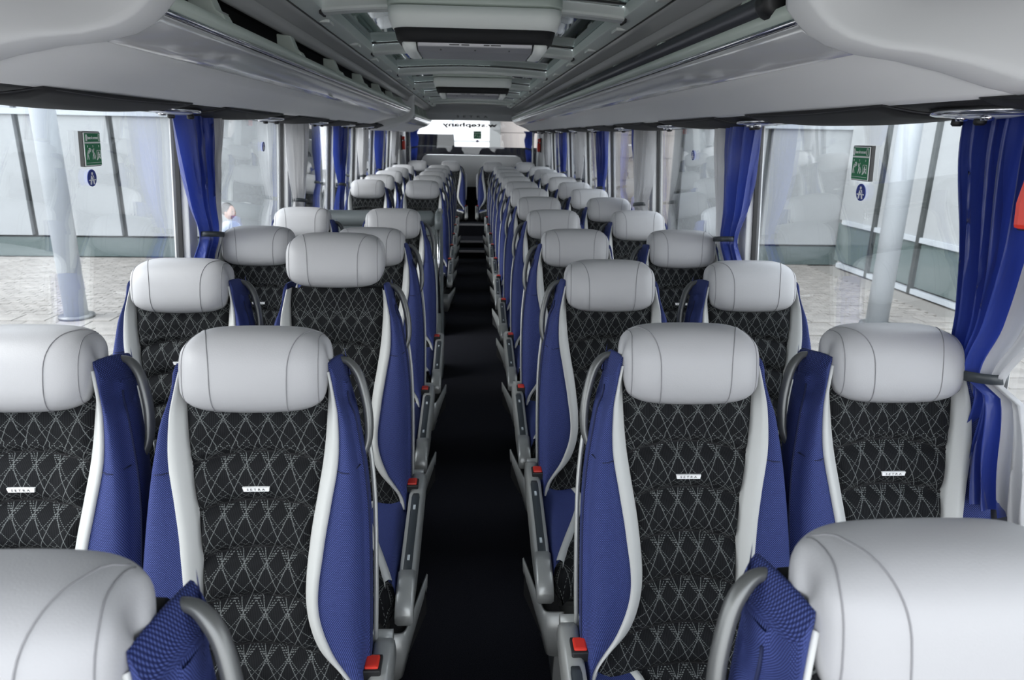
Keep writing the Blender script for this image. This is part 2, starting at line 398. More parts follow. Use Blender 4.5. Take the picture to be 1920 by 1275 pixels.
# writing on the back window, meant to be read from outside
t = text_mesh('window_lettering', 'w.stephany', .1, 'ink', None, ext=.0005, fit=(.90, .085))
t.matrix_world = Matrix.Translation((-.03, 11.785, 1.735)) @ Matrix.Scale(-1, 4, (1, 0, 0)) @ Matrix.Rotation(PI/2, 4, 'X')
t.parent = rw; t.matrix_parent_inverse = Matrix.Identity(4)

# ------------------------------------------------------------------ signs on the glass
def exit_sign(s, y0, y1, zc, label, rear=False):
    e = empty('exit_sign', (0, 0, 0), label, 'sign', 'green emergency exit signs on the windows')
    L = y1-y0; H = L*(.95 if rear else 1.06)
    if rear: place = Matrix.Translation((.095, 11.78, zc))
    else: place = Matrix.Translation((s*(XG(zc)+.004), (y0+y1)/2, zc)) @ Matrix.Rotation(-s*PI/2, 4, 'Z') @ Matrix.Rotation(math.radians(4), 4, 'X')
    # local: x to the right for the reader, z up, -y towards the reader
    def pl(name, m, x0, x1, z0, z1, y0_, y1_, bev=.002):
        o = MB().box((x0, y0_, z0), (x1, y1_, z1)).build(name, m, e, smooth=False, bevel=bev); o.matrix_local = place; return o
    pl('reflection_plate', 'ink', -L/2-.002, L/2+.002, -H/2-.002, H/2+.002, -.004, .008, .001)  # dark slab stands in for the sign's reflection in the outer pane
    pl('white_plate', 'white', -L/2, L/2, -H/2, H/2, -.0065, -.004, .001)
    a = pl('title_field', 'green', -L*.47, L*.47, H*.22, H*.47, -.008, -.006, .0005)
    c = pl('picture_field', 'green', -L*.47, L*.47, -H*.47, H*.17, -.008, -.006, .0005)
    def onp(o, x, z, par): o.parent = par; o.matrix_local = Matrix.Translation((x, -.0085, z)) @ Matrix.Rotation(PI/2, 4, 'X'); return o
    onp(text_mesh('lettering', 'Issue de secours', .02, 'white', a, fit=(L*.62, H*.10)), 0, H*.345, a)
    MB().box((-L*.44, -.0088, H*.25), (-L*.35, -.0078, H*.44)).build('running_figure_mark', 'white', a, smooth=False)
    q = MB()
    for z in (.25, .44): q.box((L*.35, -.0088, H*z-.0008), (L*.44, -.0078, H*z+.0008))
    for x in (.35, .44): q.box((L*x-.0008, -.0088, H*.25), (L*x+.0008, -.0078, H*.44))
    q.build('door_mark', 'white', a, smooth=False)
    for k, x in enumerate((-.36, -.03, .33)):
        onp(text_mesh('numeral', str(k+1), .012, 'white', c, fit=(L*.03, H*.06)), L*x, H*.09, c)
    def stroke(pts, wd, nm):
        m_ = MB()
        for i in range(len(pts)-1):
            p = Vector((pts[i][0]*L, 0, pts[i][1]*H)); r_ = Vector((pts[i+1][0]*L, 0, pts[i+1][1]*H)); dv = (r_-p).normalized(); nn = Vector((-dv.z, 0, dv.x))*wd*L
            V = [p-nn, p+nn, r_+nn, r_-nn]
            m_.add([(v.x, -.0088, v.z) for v in V]+[(v.x, -.0078, v.z) for v in V], [(0, 1, 2, 3), (7, 6, 5, 4), (0, 4, 5, 1), (1, 5, 6, 2), (2, 6, 7, 3), (3, 7, 4, 0)])
        m_.build(nm, 'white', c, smooth=False)
    stroke([(-.40, -.30), (-.38, -.12), (-.32, -.02), (-.36, -.14), (-.30, -.30)], .012, 'picture_mark')
    stroke([(-.30, -.12), (-.21, .02)], .018, 'arrow_mark'); stroke([(-.29, .02), (-.20, .03), (-.20, -.08)], .014, 'arrow_mark')
    stroke([(-.10, .0), (-.04, -.12), (.02, .02)], .010, 'picture_mark'); stroke([(-.08, -.30), (-.03, -.12), (.04, -.30), (.10, -.22), (.02, -.10)], .011, 'picture_mark')
    stroke([(.20, -.30), (.20, -.04), (.42, -.04), (.42, -.30)], .006, 'door_mark')
    stroke([(.18, -.32), (.27, -.26), (.30, -.18), (.38, -.28)], .02, 'picture_mark'); stroke([(.31, -.08), (.28, -.18), (.38, -.16)], .022, 'picture_mark')
    MB().box((-L*.44, -.0088, -H*.405), (L*.44, -.0078, -H*.395)).build('rule', 'white', c, smooth=False)
    # round blue seat-belt sticker
    return e
def belt_sticker(s, y, z, label, r=.025, rear=False):
    e = empty('seat_belt_sticker', (0, 0, 0), label, 'sticker', 'round blue seat belt stickers')
    if rear: place = Matrix.Translation((.095, 11.785, z))
    else: place = Matrix.Translation((s*(XG(z)+.008), y, z)) @ Matrix.Rotation(-s*PI/2, 4, 'Z') @ Matrix.Rotation(math.radians(4), 4, 'X')
    V = [(r*math.cos(k*PI/14), a, r*math.sin(k*PI/14)) for a in (-.002, 0) for k in range(28)]
    d_ = obj('disc', V, [tuple(range(28)), tuple(range(55, 27, -1))]+[(k, (k+1) % 28, 28+(k+1) % 28, 28+k) for k in range(28)], 'blueprint', e, False); d_.matrix_local = place
    m_ = MB()
    def dsk(x, z, rr, n=10):
        V = [(x+rr*math.cos(k*2*PI/n), a, z+rr*math.sin(k*2*PI/n)) for a in (-.0032, -.0018) for k in range(n)]
        m_.add(V, [tuple(range(n)), tuple(range(2*n-1, n-1, -1))]+[(k, (k+1) % n, n+(k+1) % n, n+k) for k in range(n)])
    dsk(0, r*.52, r*.17)
    for P in ([(-.25, .3), (.25, .3), (.38, -.15), (-.38, -.15)], [(-.75, -.18), (.75, -.18), (.75, -.30), (-.75, -.30)], [(-.4, -.3), (-.15, -.3), (-.25, -.75), (-.5, -.75)], [(.15, -.3), (.4, -.3), (.5, -.75), (.25, -.75)]):
        m_.add([(x*r, a, z_*r) for a in (-.0032, -.0018) for x, z_ in P], [(0, 1, 2, 3), (7, 6, 5, 4), (0, 4, 5, 1), (1, 5, 6, 2), (2, 6, 7, 3), (3, 7, 4, 0)])
    m_.build('seated_figure_mark', 'white', d_, smooth=False)
    MB().add([(x*r, a, z_*r) for a in (-.0036, -.0030) for x, z_ in ((-.22, .32), (-.10, .32), (.34, -.12), (.22, -.14))], [(0, 1, 2, 3), (7, 6, 5, 4), (0, 4, 5, 1), (1, 5, 6, 2), (2, 6, 7, 3), (3, 7, 4, 0)]).build('belt_mark', 'blueprint', d_, smooth=False)
exit_sign(-1, 2.115, 2.205, 1.520, 'green emergency exit instruction sign on the first left side window')
exit_sign(1, 1.965, 2.055, 1.520, 'green emergency exit instruction sign on the first right side window')
belt_sticker(-1, 2.16, 1.437, 'round blue seat belt sticker under the green sign on the left window')
belt_sticker(1, 2.01, 1.437, 'round blue seat belt sticker under the green sign on the right window')
exit_sign(0, 0, .125, 1.585, 'small green emergency exit sign in the middle of the back window', rear=True)
belt_sticker(0, 0, 1.49, 'small round dark blue sticker on the back window under the green sign', .022, rear=True)
belt_sticker(-1, 3.93, 1.50, 'small round blue sticker on the second left side window')
belt_sticker(1, 3.62, 1.50, 'small round blue sticker on the second right side window')

# ------------------------------------------------------------------ luggage racks
def rack(s, y0, y1, name_side, label, dz=0., cap=True, farcut=0.):
    e = empty('luggage_rack', (0, y0, 0), label, 'luggage rack', 'overhead luggage racks')
    X = lambda x: s*x
    def run(name, prof, m, ya=None, yb=None, closed=True, bev=0, slant=True):
        n = 10; rows = []
        for k in range(n+1):
            row = []
            for x, z in prof:
                a = y0 + ((.27*(.62-x)/.26) if cap else 0); bb = y1 - farcut*max(0, (x-.62))/.26
                row.append((X(x), a+(bb-a)*k/n - y0, z+dz))
            rows.append(row)
        return MB().grid(rows, wrap=True, caps=True).build(name, m, e, bevel=bev)
    up_ = [(.702, 1.7335), (.76, 1.716), (.82, 1.690), (.865, 1.664), (.892, 1.656), (.90, 1.668), (.83, 1.705), (.76, 1.73), (.702, 1.745)]
    run('underside_panel', up_, 'rack')
    gl = [(.700, 1.7355), (.672, 1.746), (.645, 1.765), (.628, 1.782), (.620, 1.795), (.630, 1.797), (.66, 1.768), (.70, 1.747)]
    run('glossy_front_panel', gl, 'gloss')
    run('clear_edge_strip', [(.622, 1.797), (.614, 1.797), (.610, 1.803), (.614, 1.809), (.624, 1.809)], 'chrome')
    li = [(.617, 1.809), (.606, 1.816), (.603, 1.826), (.609, 1.837), (.622, 1.842), (.634, 1.838), (.638, 1.83), (.634, 1.812)]
    run('rounded_lip', li, 'lip')
    run('rack_floor', [(.64, 1.80), (.88, 1.70), (1.10, 1.70), (1.10, 1.69), (.89, 1.685), (.70, 1.75), (.636, 1.79)], 'rack')
    run('ribbed_liner', [(.640, 1.845), (.645, 1.800), (.652, 1.800), (.650, 1.850)], 'duct')
    n = int((y1-y0-.3)/.80)
    for k in range(n+1):
        y = .35+k*.80
        MB().prism([(X(.612), 1.837+dz), (X(.620), 1.852+dz), (X(.636), 1.862+dz), (X(.652), 1.905), (X(.70), 1.91), (X(.70), 1.83+dz), (X(.65), 1.80+dz)], y, y+.055).build('bracket', 'lip', e, smooth=False, bevel=.004)
        MB().box((min(X(.668), X(.676)), y+.06, 1.80+dz), (max(X(.668), X(.676)), y+.20, 1.88)).build('bracket_wing', 'silver', e, smooth=False, bevel=.002)
    if cap:
        # moulded end cap: chamfer below, upright rounded face towards the front of the coach
        base = [(1.10, 1.66), (1.0, 1.655), (.892, 1.655), (.85, 1.672), (.80, 1.699), (.75, 1.720), (.70, 1.735), (.66, 1.755), (.635, 1.777), (.618, 1.80), (.603, 1.825), (.601, 1.86), (.603, 1.95), (.603, 2.045)]
        rows = []
        for j, (dy, dzz, ins) in enumerate(((.02, .003, .004), (.002, 0, 0), (0, 0, -.001), (-.004, 0, -.001), (-.070, .004, .004), (-.076, .006, .007), (-.081, .011, .012), (-.083, .018, .018), (-.084, .026, .025), (-.090, .06, .06), (-.10, .12, .12), (-.105, .22, .21), (-.115, .34, .33))):
            row = []
            for x, z in base:
                yb = .27*(.62-min(x, .90))/.26
                cx0, cz0 = .98, 1.99
                vx, vz = cx0-x, cz0-z; L = math.hypot(vx, vz) or 1
                t_ = min(ins*1.25, L*.97)
                row.append((X(x+vx/L*t_), yb+dy, z+vz/L*t_+dz))
            rows.append(row)
        MB().grid(rows).build('end_cap', 'rack', e)
        MB().tube([(X(.86), -.46, 1.98), (X(.90), -.42, 1.87), (X(.97), -.39, 1.80)], .003, 6).build('cap_joint', 'seam', e)
    return e
rack(-1, 1.52, 7.2, 'left', 'long pale grey luggage rack over the left windows, ending before the middle door', farcut=.9)
rack(1, 1.42, 10.9, 'right', 'long pale grey luggage rack over the right windows, with the dark tube beside it')
rack(-1, 7.6, 10.9, 'left', 'shorter, lower luggage rack over the rear left windows', dz=-.045)
for s, y in ((-1, 3.48), (1, 3.17)):
    st = empty('rack_sticker', (s*.672, y, 1.744), 'tiny green and white sticker on the %s glossy rack edge' % ('left' if s < 0 else 'right'), 'sticker', 'green stickers on the luggage racks')
    ang = math.atan2(.022, .04)
    Mx = Matrix.Rotation(s*-ang if s > 0 else ang, 4, 'Y')
    a = MB().box((-.013, -.055, -.0030), (.013, .055, -.0012)).build('white_label', 'white', st, smooth=False); a.matrix_local = Mx
    c = MB().box((-.010, -.048, -.0036), (.010, .048, -.0028)).build('green_field', 'green', st, smooth=False); c.matrix_local = Mx
# dark grab tube along the right rack
e = empty('grab_tube', (.617, 1.56, 1.855), 'long dark grey tube with a black end knob along the right luggage rack', 'tube')
MB().tube([(0, 0, 0), (0, 4.6, 0), (0, 9.2, 0)], .024, 16).build('tube', 'tube', e)
rr = [.020, .032, .036, .036, .033, .028]; yy = [-.052, -.048, -.036, -.01, .0, .004]
MB().tube([(0, y, 0) for y in yy], rr, 20).build('end_knob', 'rubber', e)
for k in range(10):
    MB().tube([(0, .18+.9*k, -.015), (.012, .18+.9*k, -.035)], .007, 8).build('tube_bracket', 'rubber', e)

# black service channel under the racks, with reading lights
LIGHTS = [.28+1.085*k for k in range(10)]
for s, side in ((-1, 'left'), (1, 'right')):
    e = empty('service_channel', (0, 0, 0), 'black padded service channel above the %s side windows' % side, 'ceiling channel', 'black channels under the luggage racks')
    prof = [(.880, 1.657), (.905, 1.648), (.95, 1.640), (1.03, 1.636), (1.100, 1.638), (1.108, 1.66), (.90, 1.675)]
    for i, y in enumerate(LIGHTS):
        # padded panel between two light units, its lower edge bowing down
        a, c = y+.17, y+1.085-.13
        rows = []
        for k in range(15):
            t = k/14; bow = .014*math.sin(PI*t)**.6 if 0 < t < 1 else 0
            rows.append([(s*x, a+(c-a)*t+(.10*(1-t)*(1.0-x)/.1 if False else 0), z-bow*(1 if .93 < x < 1.11 and z < 1.65 else .25)) for x, z in prof])
        p = MB().grid(rows, wrap=True, caps=True).build('padded_panel', 'dark', e)
        MB().tube(curve3([(s*.884, a+.05, 1.655), (s*.892, (a+c)/2, 1.650), (s*.884, c-.05, 1.655)], 8), .0022, 5).build('piping', 'piping', p)
        MB().tube(curve3([(s*.884, a, 1.656), (s*.93, a-.07, 1.640), (s*1.02, a-.10, 1.634), (s*1.09, a-.08, 1.634)], 6), .0028, 5).build('piping', 'piping', p)
        MB().add([(s*x, yy, z+.004) for yy in (y-.13, y+.17) for x, z in prof], [tuple(range(7)), tuple(range(13, 6, -1))]+[(k, (k+1) % 7, 7+(k+1) % 7, 7+k) for k in range(7)]).build('light_recess', 'dark', e)
        u = empty('reading_light', (s*.985, y, 1.640), '%s reading light unit in the black channel on the %s, counted from the camera' % (['nearest', 'second', 'third', 'fourth', 'fifth', 'sixth', 'seventh', 'eighth', 'ninth', 'tenth'][max(0, i-1)] if i else 'frontmost', side), 'reading light', 'reading lights under the luggage racks')
        n = 20
        def ring(rx, ry, z): return [(rx*math.cos(k*2*PI/n), ry*math.sin(k*2*PI/n)*(1.25 if math.sin(k*2*PI/n) < 0 else 1), z) for k in range(n)]
        MB().grid([ring(.068, .125, .006), ring(.066, .120, -.006), ring(.056, .104, -.009), ring(.050, .094, -.004)], wrap=True, caps=True).build('bezel', 'chrome', u)
        MB().grid([ring(.049, .092, -.002), ring(.044, .084, -.009), ring(.030, .055, -.013), ring(.008, .012, -.015)], wrap=True, caps=True).build('lens', 'lens', u)
        for q in (-1, 1):
            MB().tube([(.012*q, .05*q+.03, -.010), (.012*q, .05*q+.03, -.022), (.012*q, .05*q+.03, -.026)], [.011, .012, .008], 10).build('air_nozzle', 'rubber', u)
            MB().tube([(-.025, .035*q-.02, -.008), (-.025, .035*q-.02, -.018)], [.014, .011], 10).build('lamp', 'chrome', u)

# ------------------------------------------------------------------ ceiling monitors
def monitor(y, label):
    e = empty('ceiling_monitor', (0, y, 1.99), label, 'monitor', 'fold-down monitors under the roof beams')
    def rr(w, d, z, r=.06, y0=0, n=6):
        P = []
        for cx_, cy_, a0 in ((w-r, d-r, 0), (-w+r, d-r, 90), (-w+r, -d+r, 180), (w-r, -d+r, 270)):
            for k in range(n+1):
                a = math.radians(a0+90*k/n); P.append((cx_+r*math.cos(a), y0+cy_+r*math.sin(a), z))
        return P
    MB().grid([rr(.300, .26, .055), rr(.300, .26, .012), rr(.299, .259, .008)], wrap=True, caps=True).build('upper_housing', 'lip', e)
    MB().grid([rr(.298, .258, .002), rr(.296, .256, -.03), rr(.285, .245, -.062), rr(.27, .23, -.066)], wrap=True, caps=True).build('housing', 'beam', e)
    MB().grid([rr(.280, .240, -.064), rr(.270, .230, -.100), rr(.262, .222, -.106)], wrap=True, caps=True).build('black_band', 'dark', e)
    for s in (-1, 1):
        rows = []
        for yy, zt, zb, w_ in ((-.20, -.105, -.118, .030), (-.17, -.103, -.136, .038), (-.05, -.100, -.142, .040), (.10, -.10, -.130, .036), (.17, -.10, -.112, .028)):
            rows.append([(s*(.205), yy, zt), (s*(.205), yy, zb), (s*(.215+w_*.5), yy, zb-.002), (s*(.215+w_), yy, (zb+zt)/2), (s*(.218+w_), yy, zt)])
        MB().grid(rows, wrap=True, caps=True).build('side_cheek', 'beam', e)
    sc = MB().add([(x, yy, z) for x in (-.200, .200) for yy, z in ((-.195, -.100), (-.192, -.118), (-.15, -.130), (.12, -.128), (.16, -.100))], [(0, 1, 2, 3, 4), (9, 8, 7, 6, 5)]+[(k, (k+1) % 5, 5+(k+1) % 5, 5+k) for k in range(5)]).build('folded_screen', 'screenback', e, smooth=False, bevel=.003)
    for x in (-.12, 0, .12): MB().tube([(x, -.170, -.1235), (x, -.172, -.1265)], .003, 8).build('screw', 'dsilver', sc)
    for x0, x1 in ((-.09, -.055), (-.048, -.02), (.03, .05), (.055, .09)):
        MB().box((x0, -.1935, -.1125), (x1, -.1925, -.1085)).build('fine_print', 'ink', sc, smooth=False)
    return e
monitor(2.78, 'near fold-down ceiling monitor in a pale housing with a black band')
monitor(5.75, 'far fold-down ceiling monitor hanging further down the aisle')
o = MB().box((-.11, 8.30, 1.985), (.11, 8.42, 1.998)).build('ceiling_hatch_label', 'duct', smooth=False, bevel=.003); tag(o, 'small dark plate on the roof beam beyond the far monitor', 'plate')

# ================================================================== SEATS
CI = [(.45, .20), (.505, .190), (.583, .128), (.67, .104), (.78, .109), (.86, .121), (.945, .135), (1.03, .142), (1.08, .143), (1.13, .138)]
CO = [(.45, .214), (.505, .2065), (.583, .157), (.67, .130), (.78, .139), (.86, .152), (.945, .166), (1.03, .165), (1.08, .156), (1.13, .145)]
WD = [(.45, .218), (.52, .222), (.65, .224), (.80, .220), (.90, .210), (1.0, .192), (1.06, .180), (1.10, .172), (1.13, .168)]
def yback(z): return -(1.13-z)*.30 - .016*math.exp(-((z-.66)/.15)**2)
def quilt(x, z):
    # puffed rolls between arched seams
    g = 0; seams = [.475, .565, .662, .752, .842, .935]
    arc = .020*(1-(abs(x)/.13)**2)
    d = min(abs(z-arc+.008-q) for q in seams)
    h = .043 if z-arc+.008 < .96 else .08
    g += .028*(1-max(0, 1-min(d, h)/h)**2.6) if z-arc+.008 < .985 else .028
    # centre tucks
    if z-arc > .943: g -= .004*math.exp(-(x/.005)**2)
    if .83 < z-arc < .94: g -= .003*math.exp(-((abs(x)-.055-(z-.885)*.3)/.006)**2)
    if z-arc < .56: g -= .003*math.exp(-((abs(x)-.03)/.006)**2)
    return g
def front(ax, z):
    ci, co, wd = spl(CI, z), spl(CO, z), spl(WD, z)
    if ax <= ci: return yback(z)-.012*(ax/ci)**2
    if ax <= co: return yback(z)-.012-.020*((ax-ci)/(co-ci))
    t = (ax-co)/max(.001, wd-co)
    return yback(z)-.032-.016*math.sin(min(1, t)*PI)*.8+.03*max(0, t-.6)**2*6
def make_seat(s, aisle=True):
    """s = -1: aisle on the local -x side (right-hand seats), +1: aisle on +x"""
    root = empty('coach_seat', (0, 0, 0), 'seat', 'seat', 'seats of the coach')
    # centre panel
    NZ, NX = 120, 26; rows = []; uv = []
    for i in range(NZ+1):
        z = .455+(1.12-.455)*i/NZ; ci = spl(CI, z)+.003; row = []; u = []
        for j in range(NX+1):
            x = ci*(2*j/NX-1); q = quilt(x, z) if abs(x) < ci*.97 else 0
            edge = min(1, (1-abs(x)/ci)/.20); edge = edge*(2-edge)
            row.append((x, front(min(abs(x), ci-.003), z)-q*edge+.012, z)); u.append((x, z*1.05))
        rows.append(row); uv.append(u)
    MB().grid(rows, uv).build('back_panel', 'fabric', root, uv=True)
    for q in [.475, .565, .662, .752, .842, .935]:
        pts = []
        for k in range(25):
            ci = spl(CI, q); x = ci*.985*(2*k/24-1); z = q-.008+.020*(1-(abs(x)/.13)**2); pts.append((x, front(min(abs(x), ci-.003), z)+.0105, z))
        MB().tube(pts, .0030, 5).build('quilting_seam_shade', 'black', root)  # stitched seam, thickened in black to add shade in the valleys
    for sd in (-1, 1):
        # white strip
        rows = []
        for i in range(61):
            z = .475+(1.118-.475)*i/60; ci, co = spl(CI, z), spl(CO, z)
            a, c = ci-.001, co+.001; m_ = (a+c)/2
            rows.append([(sd*a, front(a, z)+.012, z), (sd*a, front(a, z)-.003, z), (sd*(a+.003), front(a, z)-.010, z), (sd*m_, front(m_, z)-.011, z), (sd*(c-.004), front(c, z)-.008, z), (sd*c, front(c, z)-.003, z), (sd*c, front(c, z)+.012, z)])
        MB().grid(rows).build('white_trim', 'strip', root)
        # blue side bolster wrapping round to the back
        rows = []; uv = []
        for i in range(73):
            z = .47+(1.135-.47)*i/72; co, wd = spl(CO, z), spl(WD, z); row = []; u = []; L = 0; prev = None
            fall = max(0, (z-1.103)/.032); sh = min(1, max(0, (z-1.108)/.015)); co = co*(1-sh)+(spl(CI, z)+.010)*sh; cob = co
            for k in range(9):
                t = k/8; x = co-.002+(wd-co)*(1-(1-t)**1.5)
                y = front(co+(wd-co)*t*.98, z)+.006*t**4*2
                if z < .53: y += .0
                row.append((x, y, z)); 
            for dx, dy in ((.003, .010), (.005, .022), (.004, .040), (.002, .062), (-.004, .085), (-.014, .102)):
                row.append((wd+dx, front(wd, z)+dy, z))
            r2 = []
            for p in row:
                if prev: L += math.dist(p[:2], prev)
                prev = p[:2]; dr = max(0, min(1, (z-1.00)/.12)); q = max(0, (p[0]-cob)/max(.01, wd-cob)); dr = dr*dr*(3-2*dr)
                r2.append((sd*p[0], p[1], p[2]-.060*dr*min(1, q)**1.5-(.026*dr*max(0, min(1, (p[1]-front(wd, z)-.01)/.09))**1.5 if q > .99 else 0))); u.append((L, z))
            rows.append(r2); uv.append(u)
        # rounded shoulder on top, running back from the front edge
        top = rows[-1][:9]; bk = rows[-1][-1][1]; crow = []; cuv = []
        for r in range(6):
            f_ = r/5
            crow.append([(p[0]+(sd*(.005*math.sin(PI*f_)-.010*f_**3) if k == 8 else 0), p[1]+(bk-p[1])*f_, p[2]-.024*f_**1.5+.008*math.sin(PI*f_)*math.sin(PI*k/8)-(.003 if k == 8 else 0)) for k, p in enumerate(top)])
            q_ = crow[-1][-1]; crow[-1].append((q_[0]+sd*.002, q_[1], q_[2]-.022))
            cuv.append([(k*.0035, 1.15+.1*f_) for k in range(10)])
        bo = MB().grid(rows, uv).grid(crow, cuv).build('side_bolster', 'blue', root, uv=True)
        pts = []
        for i in range(40):
            z = .49+(1.12-.49)*i/39; wd = spl(WD, z); dr = max(0, min(1, (z-1.00)/.12)); pts.append((sd*(wd+.0045), front(wd, z)+.012, z-.060*dr*dr*(3-2*dr)))
        MB().tube(pts, .0022, 5).build('piping', 'navy', bo)
        cr_ = [(sd*(spl(CO, .925)+(spl(WD, .925)-spl(CO, .925))*t), front(spl(CO, .925)+(spl(WD, .925)-spl(CO, .925))*t, .925)-.0005, .925) for t in (0.05, .3, .6, .9, 1)]
        MB().tube(cr_, .0014, 5).build('cross_seam', 'navy', bo)
        # pale edge of the shell along the bolster
        pts = [(sd*(spl(WD, z)+.003), front(spl(WD, z), z)+.105, z) for z in [.40+.53*i/30 for i in range(31)]]
        MB().tube(pts, .0055, 6).build('shell_edge', 'silver', root)
    # back shell and dark top behind the head restraint
    rows = []
    for i in range(31):
        z = .40+(1.015-.40)*i/30; wd = spl(WD, z)-.008; yb = front(wd, max(z, .45))+.085; r = .03 if i < 28 else .03+.012*(i-28)
        rows.append([(x, yb+q*.055-(.0 if i < 28 else .012*(i-28)), z) for x, q in ((-wd, 0), (-wd+.02, .55), (-wd*.5, .95), (0, 1.05), (wd*.5, .95), (wd-.02, .55), (wd, 0), (wd*.95, -.45), (0, -.25), (-wd*.95, -.45))])
    MB().grid(rows, wrap=True, caps=True).build('back_shell', 'shell', root)
    rows = []
    for z, y0_, y1_, w_ in ((1.03, .0, .08, .146), (1.06, .004, .085, .146), (1.092, .018, .085, .142), (1.106, .030, .078, .13), (1.110, .045, .06, .10)):
        rows.append([(-w_, y0_, z), (0, y0_-.005, z), (w_, y0_, z), (w_, y1_, z), (0, y1_+.01, z), (-w_, y1_, z)])
    MB().grid(rows, wrap=True, caps=True).build('shoulder_cover', 'black', root)
    # head restraint: fat leather roll, wider than deep, ends rounded
    def hp(u, a, grow=0.):
        # u -1..1 across, a angle round the roll
        e_ = abs(u)**5; k = (1-e_*.42)**1
        hw = .1365
        ca, sa = math.cos(a), math.sin(a)
        ny, nz = (abs(ca)**.78)*math.copysign(1, ca), (abs(sa)**.70)*math.copysign(1, sa)
        ry, rz = (.067+.004*(1-u*u)+grow)*(1-.26*abs(u)**7), (.0775+grow)*(1-.17*abs(u)**7)
        y = ny*ry; z = nz*rz
        if sa < 0: z += -.008*(1-u*u)*abs(sa)
        if sa > 0: z += .003*(1-u*u)*abs(sa)-.004*(abs(u)**3)*sa
        x = u*hw*(1-.05*(abs(sa)**5))
        # lean with the backrest
        return (x, -.012-y+(z)*.22, 1.1175+z*.975-(-y)*.0)
    n1, n2 = 44, 40
    us = [math.sin(PI/2*(2*i/n1-1)) if False else (2*i/n1-1) for i in range(n1+1)]
    us = [math.copysign(1-(1-abs(u))**1.7, u) for u in us]
    rows = [[hp(u, 2*PI*k/n2) for k in range(n2)] for u in us]
    for sd in (-1, 1):
        base = rows[-1] if sd > 0 else rows[0]; cy = sum(p[1] for p in base)/n2; cz = sum(p[2] for p in base)/n2
        for f_, dx in ((.93, .0035), (.75, .0075), (.4, .0105), (.05, .0115)):
            r_ = [(p[0]+sd*dx, cy+(p[1]-cy)*f_, cz+(p[2]-cz)*f_) for p in base]
            if sd > 0: rows.append(r_)
            else: rows.insert(0, r_)
    hr = MB().grid(rows, wrap=True, caps=True).build('head_restraint', 'leather', root)
    for sd in (-1, 1):
        pts = []
        for k in range(25):
            a = math.radians(-72+ (118+72)*k/24)
            t = k/24; u = .52+.04*math.sin(t*PI*.5) + .0
            if t > .35: u += .42*((t-.35)/.65)**2.1
            pts.append(hp(sd*min(u, .93), a, .0004))
        MB().tube(pts, .0011, 4).build('seam', 'seam', hr)
        pts = [hp(sd*.965, math.radians(-80+200*k/20), .0006) for k in range(21)]
        MB().tube(pts, .0010, 4).build('stitched_edge', 'seam', hr)
    # metal badge with lettering
    zb = .885; yb = front(0, zb)-.0175
    bd = MB().add([(x, y, z) for y in (yb-.002, yb+.006) for x, z in ((-.027, zb+.0045), (.027, zb+.0045), (.0255, zb-.0045), (-.0245, zb-.0045))],
                  [(0, 1, 2, 3), (7, 6, 5, 4), (0, 4, 5, 1), (1, 5, 6, 2), (2, 6, 7, 3), (3, 7, 4, 0)]).build('badge', 'white', root, smooth=False)
    tx = text_mesh('lettering', 'S E T R A', .008, 'ink', bd, ext=.0002, fit=(.036, .0046))
    tx.matrix_local = Matrix.Translation((0, yb-.0024, zb)) @ Matrix.Rotation(PI/2, 4, 'X')
    # grab handle at the aisle shoulder
    pts = curve3([(s*.150, .060, 1.112), (s*.170, .058, 1.106), (s*.190, .050, 1.082), (s*.203, .038, 1.045), (s*.212, .024, 1.00), (s*.213, .008, .950), (s*.204, -.005, .920)], 5)
    MB().tube(pts, [.006+.0035*min(1, 4*min(i, len(pts)-1-i)/len(pts)) for i in range(len(pts))], 10, 1.25).build('grab_handle', 'dsilver', root)
    # cushion
    def cz_(x, y): return .468 - .012*math.cos((y+.40)/.25*1.2)*(1-(x/.2)**2)*.8
    Y0, Y1 = -.13, -.64
    rows = []; uv = []
    NP = 40
    for i in range(NP+1):
        t = i/NP; y = Y0+(Y1-Y0)*t; row = []; u = []
        k = 0
        fr = max(0, (t-.86)/.14); drop = .075*(1-math.sqrt(max(0, 1-fr*fr))); W = .218-.02*fr**3
        for x in [-W+2*W*j/20 for j in range(21)]:
            a = abs(x)/W; ed = max(0, (a-.88)/.12); z = cz_(x, y)-.028*(1-math.sqrt(max(0, 1-ed*ed)))-drop
            z += .006*(1-math.exp(-(abs(((y+.13) % .088)-.044)-.0)**2/.00005)) - .006 if a < .8 and False else 0
            q = abs((((-y-.13+.02*(x/.2)**2)) % .090)-.045); z += .009*(1-math.exp(-((.045-q)/.014)**1.2)) if a < .85 else 0
            row.append((x, y, z)); u.append((x, y))
        row = [(-W*.985, y, .375)]+row+[(W*.985, y, .375)]; u = [(-W-.08, y)]+u+[(W+.08, y)]
        rows.append(row); uv.append(u)
    rows.append([(p[0]*.97, p[1]+.01, .375) for p in rows[-1]]); uv.append([(q[0], q[1]-.06) for q in uv[-1]])
    cu = MB().grid(rows, uv).build('cushion', 'fabric', root, uv=True)
    CB = [(-.605, .206), (-.50, .172), (-.38, .132), (-.29, .108), (-.245, .104), (-.20, .118), (-.16, .155), (-.135, .205)]
